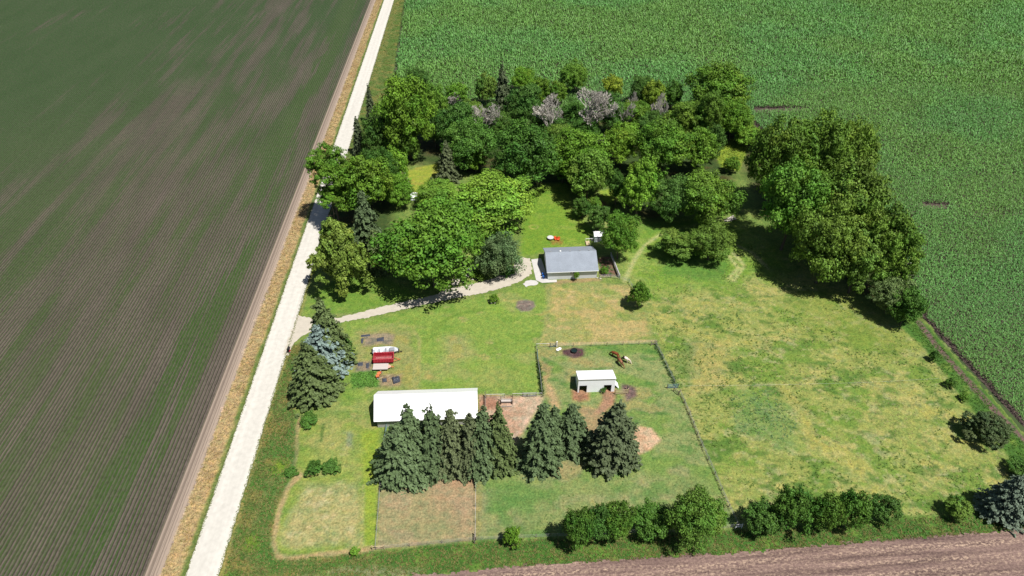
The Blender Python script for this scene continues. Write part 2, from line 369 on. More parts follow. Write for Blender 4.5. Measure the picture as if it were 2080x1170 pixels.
region([(1105,770),(1125,790),(1140,830),(1120,835),(1110,800)], (198, 166, 128), .9, .8, .8)
region([(1170,707),(1184,710),(1186,722),(1165,726),(1144,720),(1142,712)], (98, 72, 74), .4, .4, 1, [((130,104,98), .9, .5, .7, .7)])
region([(1160,792),(1196,790),(1197,812),(1176,816),(1162,812)], (182, 140, 110), .5, .5, 1, [((150,106,82), 1.2, .5, .68, .7), ((206,150,116), .8, .6, .75, .6)])
region([(1226,790),(1252,790),(1248,822),(1228,840),(1208,838),(1222,815)], (176, 138, 110), .6, .5, 1, [((146,108,84), 1.2, .5, .68, .7)])
region([(1262,780),(1290,786),(1294,805),(1272,815)], (128, 100, 104), .6, .5, .9, [((96,72,78), .8, .5, .7, .7)])
region([(1178,832),(1215,826),(1235,860),(1210,890),(1180,890)], (186, 150, 122), 1, 1, .7)
region([(1262,888),(1300,868),(1322,872),(1340,893),(1322,912),(1296,928),(1262,926)], (218, 186, 152), .4, .5, 1, [((190,150,116), 1.5, .52, .7, .7), ((232,184,150), .8, .6, .75, .6)])
region([(1140,935),(1185,945),(1150,975),(1110,965)], (178, 158, 118), 1.2, 1, .7)
# barnyard
region([(972,803),(1104,803),(1096,830),(1060,880),(1040,910),(975,900)], (208, 182, 154), .7, .6, 1, [((188,148,120), 3, .5, .66, .7), ((214,184,162), 1.3, .56, .72, .7)])
region([(972,803),(1010,803),(1010,826),(975,835)], (168, 112, 90), .8, .6, .7)
# bare winter paddock
region([(771,930),(966,930),(965,1098),(763,1117)], (168, 158, 114), .3, .25, 1, [((148,152,104), 6, .5, .68, .7), ((180,160,126), 5, .55, .7, .6), ((150,128,96), .9, .6, .75, .45)])
region([(880,955),(968,950),(966,1085),(925,1070),(880,1010)], (184, 152, 124), 3, 2, .5, [((160,120,98), 1.0, .56, .72, .6)])
region([(905,930),(968,935),(966,985),(920,985)], (194, 150, 118), 1.5, 1, .8)
# west lawn and unmown square
region([(600,850),(765,850),(772,930),(762,1112),(590,1138),(552,1125),(550,1100),(566,1030),(588,985),(606,965),(597,920)], (142, 162, 66), .3, .3, 1, [((166,164,88), 4, .5, .66, .75), ((112,146,54), 3, .56, .7, .6)])
region([(625,985),(732,975),(736,1106),(600,1118),(576,1100),(590,1040)], (182, 174, 118), 1.3, 1.2, .95, [((150,160,84), 2.5, .5, .66, .7), ((204,192,146), 1.2, .56, .72, .7), ((130,132,80), .9, .66, .8, .6)])
region([(735,880),(770,870),(764,1105),(738,1110)], (150, 172, 52), .8, .5, .75)
region([(640,880),(720,870),(720,960),(650,960)], (160, 166, 84), 2, 2, .6, [((186,176,118), 2, .55, .7, .7)])
region([(612,850),(600,880),(599,915),(590,955)], (184, 158, 116), .25, .3, .9, line=1.2)
region([(607,966),(583,992),(567,1038),(552,1098),(558,1126),(580,1136),(640,1128),(752,1116)], (188, 164, 120), .3, .3, .9, line=1.3)
region([(738,985),(735,1108)], (186, 176, 116), .3, .3, .6, line=.6); region([(657,862),(652,895)], (74,112,44), .2, .2, .8, line=.5)
region([(705,880),(716,882),(714,908),(704,906)], (138,150,116), .4, .3, .6)
# middle lawn
region([(700,655),(850,630),(1000,598),(1090,575),(1112,590),(1108,660),(1086,706),(1098,800),(980,800),(760,790),(735,850),(690,850),(700,760)], (138, 164, 66), 1, .8, 1, [((158,164,86), 6, .5, .66, .7), ((112,150,52), 4, .55, .7, .6), ((178,162,104), 3, .66, .8, .6)])
region([(905,690),(945,680),(960,720),(910,745)], (178, 164, 106), 3, 2, .6); region([(1000,740),(1060,760),(1040,790),(960,780)], (166,166,88), 3, 2, .5)
region([(840,670),(852,690),(848,780)], (176, 166, 100), .5, .4, .6, line=.9)
for r in (0, 9, 18, 27):
    region([(858+r,700-r*.6),(880+r,660-r*.5),(930+r,640-r*.4),(980+r,632-r*.2)], (116,148,52), .4, .3, .45, line=.7)
region([(720,672),(840,668),(845,790),(712,790)], (164, 158, 92), 1.5, 1.2, .75, [((140,152,74), 2.5, .5, .7, .7)])
region([(733,680),(770,675),(800,680),(798,700),(735,705)], (162,142,128), .8, .8, .8, [((116,110,112), 1.0, .5, .62, .8), ((186,160,130), 1.2, .55, .7, .7)])
region([(722,734),(756,734),(756,755),(724,754)], (158,136,122), .6, .6, .8, [((108,104,112), .9, .5, .62, .8)])
region([(765,760),(815,760),(815,785),(770,785)], (170,146,120), .6, .6, .85, [((120,92,84), .9, .5, .65, .7), ((210,190,160), .8, .6, .75, .6)])
region([(712,758),(765,752),(772,786),(712,790)], (92, 146, 48), .5, .4, .9, [((64,110,40), .8, .5, .68, .7)])
region([(1050,612),(1066,609),(1082,613),(1086,622),(1078,631),(1060,632),(1047,625)], (140, 126, 116), .4, .5, 1, [((108,92,86), .9, .5, .7, .7), ((176,160,144), .7, .58, .74, .7)])
region([(995,610),(1030,612),(1020,645),(995,640)], (138,172,60), 2, 1.5, .7)
region([(640,590),(700,560),(780,560),(850,600),(700,640),(615,640)], (118,154,52), 1, .8, .9, [((146,166,70), 3, .5, .68, .6)])
# lawn behind the house, clearing in the trees
region([(1060,400),(1105,372),(1150,372),(1165,430),(1200,460),(1190,500),(1060,520)], (126,160,48), 1, .8, .95, [((150,170,66), 4, .5, .7, .7), ((104,148,44), 2.5, .56, .7, .5)])
region([(825,345),(890,332),(895,372),(866,385),(850,400),(830,398)], (158,170,58), .8, .6, 1, [((170,160,78), 2, .55, .7, .7)])
region([(1215,388),(1255,380),(1262,405),(1230,415)], (150,172,60), .6, .5, 1); region([(1216,408),(1232,410),(1230,424),(1214,420)], (138,112,84), .5, .4, .9)
region([(1450,285),(1520,280),(1515,310),(1500,345),(1465,340),(1455,310)], (152,172,52), .8, .8, 1, [((110,146,48), 1.2, .52, .68, .6)])
region([(1112,487),(1122,484),(1143,488),(1140,497),(1122,497)], (176,120,72), .4, .5, .7, [((128,150,56), .8, .5, .7, .7)])
for k in range(12):
    t0, t1 = 2*math.pi*k/12, 2*math.pi*(k+1)/12
    region([(1084+9*math.cos(t0), 461+4*math.sin(t0)), (1084+9*math.cos(t1), 461+4*math.sin(t1))], (164,170,76), .2, .1, .7, line=.5)
region([(1214,525),(1238,518),(1257,560),(1220,563)], (134,104,88), .5, .5, 1, [((96,120,60), 1.2, .52, .66, .8), ((104,82,70), .8, .55, .7, .6)])
region([(1115,569),(1220,564),(1222,570),(1130,578)], (178,150,112), .5, .4, .8)
# ditches and road verges
U_R = to_uv(*P(458.5, 1123).xy)[0]; U_L = to_uv(*P(393, 1123).xy)[0]
def urange(u0, u1, v0=-60, v1=460): return [uv(u0, v0), uv(u1, v0), uv(u1, v1), uv(u0, v1)]
region(None, (104, 126, 54), .5, .5, 1, [((140,132,74), 2.5, .48, .64, .8), ((84,120,46), 3, .55, .7, .7)], ground=urange(U_R-2, U_R+9, 115, 460))
region(None, (152, 140, 84), .7, .8, .6, [((110,132,54), 2, .5, .66, .8)], ground=urange(U_R-2, U_R+3.2, 215, 460))
region([(590,705),(622,690),(600,790),(598,850),(598,915),(590,970),(562,1035),(549,1105),(560,1138),(640,1132),(760,1122),(760,1190),(430,1190)], (100,122,50), .4, .5, 1,
       [((146,134,76), 2.6, .42, .58, .85), ((78,124,46), 4, .54, .68, .75), ((70,100,44), 1.2, .6, .75, .6)])
region([(575,900),(598,850),(597,920),(588,975),(545,1040),(540,1110),(560,1150),(520,1150),(520,1060)], (76,126,48), 1.5, 1, .75)
for a, b_, r in ((567,950,14),(510,1100,10),(455,1165,8)):
    region([(a-r,b_-r),(a+r,b_-r),(a+r,b_+r),(a-r,b_+r)], (140,168,40), 1, 1, .6)
region(None, (182, 166, 104), .3, .4, .5, ground=urange(U_R-.5, U_R+.7, -60, 115))
region(None, (108, 130, 58), .3, .4, 1, [((150,150,80), 1.4, .5, .68, .6)], ground=urange(U_SOY-3, U_L+1))
region(None, (202, 176, 126), .45, .5, 1, [((182,148,100), 2.0, .5, .66, .75), ((214,182,120), .9, .55, .72, .6), ((140,138,72), 3, .66, .8, .6)], ground=urange(U_SOY-.3, U_L-1.0))
region(None, (206, 182, 160), .3, .3, 1, ground=urange(U_SOY-3, U_SOY+.15))
# strip along the tilled field and along the corn
region([(700,1128),(762,1122),(968,1101),(1500,1076),(2090,1036),(2090,1080),(1460,1130),(840,1172),(600,1185)], (80,122,44), .5, .8, 1,
       [((118,150,56), 2.5, .5, .66, .7), ((60,96,38), 1.5, .55, .7, .6), ((140,128,70), 3, .64, .78, .6)])
region([(600,1165),(760,1150),(860,1155),(820,1180),(560,1185)], (170,160,112), 1, 1, .6, [((110,136,60), 1.5, .5, .66, .8)])
region([(1855,640),(1882,660),(2085,890),(2095,985),(2030,905),(1960,815),(1880,712),(1800,632)], (88,128,46), .5, .6, 1, [((64,100,40), 1.4, .52, .68, .6), ((130,152,60), 2, .58, .72, .6)])
region([(1866,655),(1900,700),(2000,812),(2085,900)], (126,102,96), .3, .25, 1, line=1.5)
# outline of this sheet
YARD = G([(828,-40),(797,170),(860,212),(905,222),(1150,240),(1525,250),(1620,335),(1765,445),(1850,590),(1872,640),(2085,884),(2130,930),(2130,1071),(1460,1128),(1100,1150),(840,1171),(780,1260)]) 
yl = [uv(U_SOY-.3, -75), uv(U_SOY-.3, 460)]
poly = YARD + [yl[0], yl[1]]
inside = sdist(gx, gy, poly) + 1.1*WS + 0.9*(fbm(gx, gy, 0.8, 77, 2)-0.5) > 0
col *= (0.80+0.40*rng.random(gx.shape)[..., None]*0.6+0.20*fbm(gx, gy, 0.9, 55, 2)[..., None]*0.8).astype(np.float32)
gm = (col[..., 1] > col[..., 0]*1.02); col[..., 2] *= np.where(gm, 1.28, 1.0); col *= np.where(gm, 1.0, 1.0)[..., None]
gz = 0.05*(fbm(gx, gy, 1.2, 91, 3)-0.5)
idx = np.arange(nx*ny).reshape(ny, nx)
q = np.stack([idx[:-1,:-1], idx[:-1,1:], idx[1:,1:], idx[1:,:-1]], -1)
keep = inside[:-1,:-1] & inside[1:,:-1] & inside[:-1,1:] & inside[1:,1:]
q = q[keep]; used = np.unique(q); remap = np.full(nx*ny, -1); remap[used] = np.arange(len(used))
V = np.stack([gx, gy, 0.03+gz], -1).reshape(-1, 3)[used]
def yard_mat():
    m = bpy.data.materials.new("mixed grass and bare soil"); m.use_nodes = True; t = m.node_tree; b = t.nodes["Principled BSDF"]; L = t.links.new
    b.inputs["Roughness"].default_value = 0.9; b.inputs["Specular IOR Level"].default_value = 0.12
    at = t.nodes.new("ShaderNodeAttribute"); at.attribute_name = "tint"; tc = t.nodes.new("ShaderNodeTexCoord")
    n1 = t.nodes.new("ShaderNodeTexNoise"); n1.inputs["Scale"].default_value = 2.6; n1.inputs["Detail"].default_value = 5; n1.inputs["Roughness"].default_value = 0.7
    r = t.nodes.new("ShaderNodeMapRange"); r.inputs[1].default_value = 0.3; r.inputs[2].default_value = 0.7; r.inputs[3].default_value = 0.58; r.inputs[4].default_value = 1.42
    x = t.nodes.new("ShaderNodeMix"); x.data_type = 'RGBA'; x.blend_type = 'MULTIPLY'; x.inputs[0].default_value = 1
    L(tc.outputs["Object"], n1.inputs[0]); L(n1.outputs[0], r.inputs[0]); L(at.outputs["Color"], x.inputs[6]); L(r.outputs[0], x.inputs[7])
    n2 = t.nodes.new("ShaderNodeTexNoise"); n2.inputs["Scale"].default_value = 0.75; n2.inputs["Detail"].default_value = 4; n2.inputs["Roughness"].default_value = 0.65
    rp = t.nodes.new("ShaderNodeValToRGB"); rp.color_ramp.elements[0].position = .36; rp.color_ramp.elements[1].position = .66; rp.color_ramp.elements[0].color = (.78, .90, .88, 1); rp.color_ramp.elements[1].color = (1.22, 1.10, 1.08, 1)
    x2 = t.nodes.new("ShaderNodeMix"); x2.data_type = 'RGBA'; x2.blend_type = 'MULTIPLY'; x2.inputs[0].default_value = 1
    L(tc.outputs["Object"], n2.inputs[0]); L(n2.outputs[0], rp.inputs[0]); L(x.outputs[2], x2.inputs[6]); L(rp.outputs[0], x2.inputs[7]); L(x2.outputs[2], b.inputs["Base Color"])
    bp = t.nodes.new("ShaderNodeBump"); bp.inputs["Distance"].default_value = 0.18; bp.inputs["Strength"].default_value = 0.8
    L(n1.outputs[0], bp.inputs["Height"]); L(bp.outputs[0], b.inputs["Normal"]); return m
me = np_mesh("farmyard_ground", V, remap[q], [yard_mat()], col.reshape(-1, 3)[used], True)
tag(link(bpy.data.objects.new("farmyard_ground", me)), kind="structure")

# ------------------------------------------------------------------ gravel road and driveway
def gravel_mat(name, c, ruts):
    m = mat(name, c, 0.95, 0.10, 0.9, spec=0.1); t = m.node_tree; L = t.links.new; b = t.nodes["Principled BSDF"]
    if ruts:
        tc = t.nodes.new("ShaderNodeTexCoord"); mp = t.nodes.new("ShaderNodeMapping"); mp.inputs["Scale"].default_value = (0.7, 0.012, 1)
        n = t.nodes.new("ShaderNodeTexNoise"); n.inputs["Scale"].default_value = 1; n.inputs["Detail"].default_value = 5
        r = t.nodes.new("ShaderNodeMapRange"); r.inputs[1].default_value = .3; r.inputs[2].default_value = .7; r.inputs[3].default_value = .88; r.inputs[4].default_value = 1.05
        x = t.nodes.new("ShaderNodeMix"); x.data_type = 'RGBA'; x.blend_type = 'MULTIPLY'; x.inputs[0].default_value = 1
        src = b.inputs["Base Color"].links[0].from_socket
        L(tc.outputs["Object"], mp.inputs[0]); L(mp.outputs[0], n.inputs[0]); L(n.outputs[0], r.inputs[0]); L(src, x.inputs[6]); L(r.outputs[0], x.inputs[7]); L(x.outputs[2], b.inputs["Base Color"])
    return m
vs = np.arange(-60, 470, 0.35); n = len(vs)
jl = (fbm(vs, vs*0, 1.1, 3, 4)-0.5)*0.42; jr = (fbm(vs, vs*0, 1.1, 23, 4)-0.5)*0.42
us = [U_L+jl, U_L*.5+U_R*.5+0*vs, U_R+jr]
Vr = np.concatenate([np.stack([u_, vs, np.full(n, z)], -1) for u_, z in zip(us, (0.07, 0.12, 0.07))])
ii = np.arange(n-1); Qr = np.concatenate([np.stack([k*n+ii, (k+1)*n+ii, (k+1)*n+ii+1, k*n+ii+1], -1) for k in (0, 1)])
o = link(bpy.data.objects.new("gravel_road", np_mesh("gravel_road", Vr, Qr, [gravel_mat("pale limestone gravel", (0.47, 0.446, 0.395), True)])))
o.location = (RO.x, RO.y, 0); o.rotation_euler = (0, 0, RAZ); tag(o, kind="structure")
def patch(name, px, mtl, z, rough=0.25, seed=1, step=0.5, kind="structure"):
    pts = G(px); out = []
    for k in range(len(pts)):
        a = Vector(pts[k]); b = Vector(pts[(k+1) % len(pts)]); m_ = max(1, int((b-a).length/step))
        for i in range(m_): out.append(a.lerp(b, i/m_))
    s = np.arange(len(out))*step; j = np.random.default_rng(seed)
    out = [(p.x+rough*(j.random()-.5), p.y+rough*(j.random()-.5)) for p in out]
    bm = bmesh.new(); bm.faces.new([bm.verts.new((x, y, z)) for x, y in out]); bmesh.ops.triangulate(bm, faces=bm.faces[:])
    bmesh.ops.recalc_face_normals(bm, faces=bm.faces[:])
    for fc in bm.faces:
        if fc.normal.z < 0: fc.normal_flip()
    me = bpy.data.meshes.new(name); bm.to_mesh(me); bm.free(); me.materials.append(mtl)
    return tag(link(bpy.data.objects.new(name, me)), kind=kind)
patch("driveway", [(604,640),(616,643),(640,650),(690,646),(740,633),(800,617.5),(850,607),(890,598.5),(905,588),(925,570),(945,556),(958,544),(966,536),(972,540),(962,554),(945,568),(918,586),(960,577),(1010,563),(1040,546),(1048,530),(1062,524),(1076,525),(1081,540),(1079,557),(1060,570),(1030,582),(980,596),(930,604.5),(870,617),(800,633),(740,647),(690,655),(650,666),(620,680),(601,694),(585,722),(575,720)],
      gravel_mat("worn gravel and dirt", A(222, 212, 194), False), 0.095, 0.5, 5)
patch("concrete_apron", [(1079,527.5),(1099,525),(1114,569),(1131,568.5),(1131,573.5),(1101,575),(1089,570)], M_CONC, 0.10, 0.02, 2)
patch("old_concrete_slab", [(1063,577),(1070,570),(1078,569),(1091,572),(1095,577),(1084,581),(1076,580),(1069,584)], M_CONC, 0.10, 0.4, 3)

# ------------------------------------------------------------------ corn, tall grass, weeds: countless plants, one object each
def blades(base, n, length, width, lean, seed, h0=0.0):
    """n bent leaf quads per base point (arrays) -> V, Q"""
    r = np.random.default_rng(seed); N = len(base)*n; b = np.repeat(base, n, 0)
    a = r.random(N)*2*np.pi; ln = length*(0.6+0.7*r.random(N)); le = lean*(0.6+0.8*r.random(N)); w = width*(0.7+0.6*r.random(N))
    d = np.stack([np.cos(a), np.sin(a)], -1); s = np.stack([-d[:,1], d[:,0]], -1)*w[:,None]*0.5
    z0 = h0*(0.3+0.9*r.random(N)) if h0 else np.zeros(N)
    p0 = b[:,:2]+d*0.02; p1 = b[:,:2]+d*(ln*np.sin(le))[:,None]; z1 = z0+ln*np.cos(le)
    V = np.empty((N, 4, 3), np.float32)
    V[:,0,:2] = p0-s; V[:,1,:2] = p0+s; V[:,2,:2] = p1+s*0.5; V[:,3,:2] = p1-s*0.5
    V[:,0,2] = V[:,1,2] = b[:,2]+z0; V[:,2,2] = V[:,3,2] = b[:,2]+z1
    return V.reshape(-1, 3), np.arange(N*4).reshape(N, 4)
def scatter(poly, dens, seed, edge=0.0):
    r = np.random.default_rng(seed); p = np.asarray(poly); lo, hi = p.min(0), p.max(0)
    n = int((hi-lo).prod()*dens); q = lo+(hi-lo)*r.random((n, 2))
    return q[sdist(q[:,0], q[:,1], poly) > edge]
def pale_tint(n, base, var, seed, k=4):
    r = np.random.default_rng(seed); c = np.asarray(base)[None]*(1+var*(r.random((n, 1))-0.5)*2)*(1+0.12*(r.random((n, 3))-0.5))
    return np.repeat(c, k, 0)

# corn: rows run across the view, gaps where the seed washed out
CORN = G([(832,-60),(799,168),(860,210),(905,218),(1150,236),(1525,247),(1618,333),(1765,447),(1852,592),(1878,650),(2092,880),(2150,945),(2215,1000)]) + [(380, 96), (380, 460)]
gaps = [G([(1530,221),(1600,220),(1645,222),(1640,225),(1560,230),(1530,231)]), G([(1868,414),(1926,416),(1928,426),(1875,424)]), G([(1975,435.5),(2090,435.5),(2090,438),(1975,438)])]
def corn_mat():
    m = bpy.data.materials.new("corn field soil"); m.use_nodes = True; t = m.node_tree; b = t.nodes["Principled BSDF"]; L = t.links.new
    b.inputs["Roughness"].default_value = 0.95; tc = t.nodes.new("ShaderNodeTexCoord"); n = t.nodes.new("ShaderNodeTexNoise"); n.inputs["Scale"].default_value = 1.5; n.inputs["Detail"].default_value = 5
    r = t.nodes.new("ShaderNodeValToRGB"); r.color_ramp.elements[0].color = (*A(64, 54, 46), 1); r.color_ramp.elements[1].color = (*A(112, 92, 82), 1)  # soil colour darkened to stand in for shade under the corn leaves
    L(tc.outputs["Object"], n.inputs[0]); L(n.outputs[0], r.inputs[0]); L(r.outputs[0], b.inputs["Base Color"]); return m
bm = bmesh.new(); bm.faces.new([bm.verts.new((x, y, -0.008)) for x, y in CORN]); bmesh.ops.triangulate(bm, faces=bm.faces[:])
for fc in bm.faces:
    fc.normal_update()
    if fc.normal.z < 0: fc.normal_flip()
me = bpy.data.meshes.new("corn_soil_ground"); bm.to_mesh(me); bm.free(); me.materials.append(corn_mat())
tag(link(bpy.data.objects.new("corn_soil_ground", me)), kind="structure")
Vs, Qs, Cs, off = [], [], [], 0
for (y0, y1, du, dv, nl, ln, wd) in ((60, 140, 0.76, 0.25, 5, 0.50, 0.13), (140, 200, 0.76, 0.33, 5, 0.56, 0.17), (200, 275, 0.76, 0.50, 5, 0.66, 0.23), (275, 460, 0.95, 0.80, 5, 0.95, 0.36)):
    uu = np.arange(-140, 460, du); vv = np.arange(y0-40, y1+40, dv)
    a, b_ = np.meshgrid(uu, vv); a = a+0.10*rng.standard_normal(a.shape); b_ = b_+0.3*dv*rng.standard_normal(b_.shape)
    x = RO.x+a*eu.x+(b_-RO.y)*ev.x; y = RO.y+a*eu.y+(b_-RO.y)*ev.y
    m = (y >= y0) & (y < y1)
    px = CX+F*x/(y*cp+H*sp)
    m &= (px < np.where(y < 190, 3300, 2420)) & (px > 700)
    x, y = x[m], y[m]
    m = sdist(x, y, CORN) > 0.5
    for gp in gaps: m &= sdist(x, y, gp) < 0
    m &= rng.random(len(x)) > 0.06
    x, y = x[m], y[m]
    h = 1.25+0.5*fbm(x, y, 14, 5, 3)
    Vb, Qb = blades(np.stack([x, y, np.zeros(len(x))], -1), nl, ln, wd, 1.08, int(y0), 1.0)
    hh = np.repeat(h, nl*4); Vb[:,2] *= hh*0.85
    tint = pale_tint(len(x)*nl, (0.106, 0.258, 0.063), 0.28, 3)
    f1 = np.repeat(smooth(fbm(x, y, 40, 61, 4), .38, .66), nl*4)[:,None]
    tint = tint*(1+np.asarray([[0.14, -0.02, -0.15]])*f1)*(0.86+0.28*np.repeat(fbm(x, y, 9, 62, 3), nl*4)[:,None])
    Vs.append(Vb); Qs.append(Qb+off); Cs.append(tint); off += len(Vb)
o = link(bpy.data.objects.new("corn_plants", np_mesh("corn_plants", np.concatenate(Vs), np.concatenate(Qs), [M_CORN], np.concatenate(Cs))))
tag(o, kind="stuff", label="dense green standing corn filling the field behind the trees", cat="corn")
print("corn quads", off//4)

def tuft_field(name, jobs, label, cat, mtl=None):
    Vs, Qs, Cs, off = [], [], [], 0
    for k, (pts, n, ln, wd, lean, rgb, var) in enumerate(jobs):
        if not len(pts): continue
        base = np.concatenate([pts, np.full((len(pts), 1), 0.03)], 1)
        Vb, Qb = blades(base, n, ln, wd, lean, 40+k)
        Vs.append(Vb); Qs.append(Qb+off); Cs.append(pale_tint(len(pts)*n, rgb, var, 70+k)); off += len(Vb)
    o = link(bpy.data.objects.new(name, np_mesh(name, np.concatenate(Vs), np.concatenate(Qs), [mtl or M_GRASS], np.concatenate(Cs))))
    return tag(o, kind="stuff", label=label, cat=cat)
ditch = G([(590,705),(622,690),(600,790),(598,850),(598,915),(588,970),(560,1035),(547,1105),(558,1138),(640,1132),(760,1122),(960,1103),(1500,1078),(2085,1038),(2085,1076),(1460,1126),(1100,1148),(840,1168),(640,1180),(452,1172),(535,880)])
vergeL = urange(U_SOY+.1, U_L-1.1, -20, 380)
vergeR = urange(U_R+.4, U_R+8, 120, 400)
cornstrip = G([(1860,645),(1880,665),(2080,900),(2090,975),(2032,900),(1962,812),(1884,710),(1815,635)])
edges = np.concatenate([np.array([uv(U_L+.08*rng.standard_normal(), v) for v in np.arange(-20, 330, .16)]), np.array([uv(U_R+.10*rng.standard_normal(), v) for v in np.arange(-20, 330, .16)])])
back = G([(1455,285),(1520,280),(1515,310),(1500,345),(1465,340)])
tuft_field("tall_grass", [
    (scatter(ditch, 4.0, 1), 4, 0.36, 0.085, 0.95, A(122,146,72), .3), (scatter(ditch, 4.6, 2), 4, 0.38, 0.08, 0.95, A(162,152,92), .3), (scatter(ditch, .8, 3), 5, 0.42, 0.12, 1.0, A(92,146,56), .3),
    (scatter(vergeL, 6.0, 4), 4, 0.45, 0.07, 0.9, A(216,190,146), .22), (scatter(vergeL, .9, 5), 4, 0.45, 0.08, 0.9, A(164,154,88), .3),
    (edges, 4, .34, .1, 1.0, A(138,152,84), .3),
    (scatter(vergeR, 2.2, 6), 4, 0.42, 0.11, 0.9, A(126,150,72), .3), (scatter(cornstrip, 4, 7), 4, .42, .1, .9, A(106,150,60), .3), (scatter(back, 3, 8), 5, .5, .14, .95, A(156,180,64), .3)],
    "tall unmown grass in the ditches and along the field edges", "grass")
# pasture: sparse darker plants, and dry seed heads
past = G([(1300,560),(1500,470),(1600,560),(1880,700),(1990,850),(2080,980),(2060,1040),(1500,1070),(1378,790),(1330,690)])
pw = scatter(past, 0.9, 11); k1 = fbm(pw[:,0], pw[:,1], 6, 306, 4); pg = pw[k1 > .52]; pd = scatter(past, .8, 12); k2 = fbm(pd[:,0], pd[:,1], 8, 333, 3)
clump = scatter(G([(1310,640),(1500,620),(1560,780),(1500,860),(1380,780)]), .16, 13)
cl = np.concatenate([clump+0.35*rng.standard_normal(clump.shape) for _ in range(9)])
thist = scatter(G([(1480,810),(1560,790),(1620,860),(1600,895),(1500,880)]), 1.6, 14)
pad = scatter(G([(1095,715),(1330,705),(1378,790),(1480,1060),(980,1090),(1100,960),(1290,900),(1290,760)]), .35, 15); k3 = fbm(pad[:,0], pad[:,1], 4, 400, 3); pad = pad[k3 > .5]
tuft_field("pasture_weeds", [
    (pg, 5, .34, .10, 1.0, A(108,142,58), .35), (pd[k2 > .5], 4, .26, .07, 1.0, A(200,192,128), .22), (cl, 5, .22, .09, 1.15, A(108,142,66), .3),
    (thist, 5, .32, .11, 1.0, A(128,166,106), .3), (pad, 5, .2, .09, 1.1, A(96,142,62), .3)], "clumps of weeds and seeding grass in the pasture", "weeds")
veg = G([(713,759),(764,754),(771,785),(714,789)]); veg2 = G([(1216,528),(1232,524),(1250,560),(1224,560)])
tuft_field("garden_vegetables", [(scatter(veg, 4.5, 21), 6, .4, .2, .95, A(118,168,72), .4), (scatter(veg2, 1.5, 22), 6, .4, .18, .9, A(80,120,60), .35)], "low leafy vegetables filling the garden beds", "vegetables")

# ------------------------------------------------------------------ trees
def fib(n, r, zmin=-1.0):
    i = np.arange(n)+0.5; z = 1-(1-zmin)*i/n; a = i*2.399963+r.random()*6; s = np.sqrt(1-z*z)
    d = np.stack([s*np.cos(a), s*np.sin(a), z], -1)+0.18*r.standard_normal((n, 3)); return d/np.linalg.norm(d, axis=1, keepdims=True)
def quads(c, nrm, size, r, asp=0.7):
    n = len(c); t = r.standard_normal((n, 3)); t -= nrm*(t*nrm).sum(1, keepdims=True); t /= np.linalg.norm(t, axis=1, keepdims=True)+1e-9
    b = np.cross(nrm, t); s = size*(0.6+0.8*r.random((n, 1))); t = t*s; b = b*s*asp
    return np.stack([c-t, c-b*0.9, c+t*1.05, c+b], 1).reshape(-1, 3), np.arange(4*n).reshape(n, 4)
def crown_mesh(name, seed, lobes, subs, per, leaf, lr=(.30,.46), droop=0.0, taper=0.0, spread=1.0):
    """a crown in a unit ball: boughs of uneven reach, each carrying leaf clusters, with open gaps between the boughs"""
    r = np.random.default_rng(seed); D = fib(lobes, r, -0.55); P_, N_, T_ = [], [], []
    reach = 0.62+0.38*r.random(lobes)**0.7; reach[r.random(lobes) < .2] *= 0.72
    for k in range(lobes):
        R_ = (lr[0]+(lr[1]-lr[0])*r.random())*(0.75+0.4*reach[k]); c = D[k]*np.array([1, 1, 1.0])*(reach[k]*1.02-R_*0.55)
        if taper: c[:2] *= 1-taper*max(-0.3, c[2])
        up = D[k]*0.8+np.array([0, 0, 0.5]); ht = 1+0.07*r.standard_normal(); lum = 0.85+0.3*r.random()
        for _ in range(subs):
            e = r.standard_normal(3); e /= np.linalg.norm(e)
            if e@up < -0.15: e = -e
            s = R_*(0.22+0.22*r.random())*spread; q = c+e*R_*(0.55+0.58*r.random()**0.7)*np.array([1, 1, .82])
            n = max(5, int(per*(s/(lr[1]*.4))**2*(0.6+0.8*r.random()))); f = r.standard_normal((n, 3)); f /= np.linalg.norm(f, axis=1, keepdims=True)
            p = q+f*s*(0.45+0.60*r.random((n, 1)))*np.array([1.12, 1.12, .72])+0.3*leaf*r.standard_normal((n, 3))
            if droop: p[:,2] -= droop*r.random(n)**2
            nn = f*0.75+e*0.25+np.array([0, 0, 0.30])+0.38*r.standard_normal((n, 3)); N_.append(nn/np.linalg.norm(nn, axis=1, keepdims=True)); P_.append(p)
            b = lum*(0.80+0.36*r.random()); T_.append(np.array([[ht, 1.0, 0.92]])*b*(0.72+0.56*r.random((n, 1))))
    n = int(lobes*subs*per*0.14); e = r.standard_normal((n, 3)); e /= np.linalg.norm(e, axis=1, keepdims=True); p = e*(0.66*r.random((n, 1))**0.45); p[:,2] = np.maximum(p[:,2], -0.5)
    P_.append(p); N_.append(e); T_.append(np.tile([[.9, .92, .85]], (n, 1))*(0.75+.4*r.random((n, 1))))
    V, Q = quads(np.concatenate(P_), np.concatenate(N_), leaf, r)
    return np_mesh(name, V, Q, [M_LEAF], np.repeat(np.concatenate(T_), 4, 0))
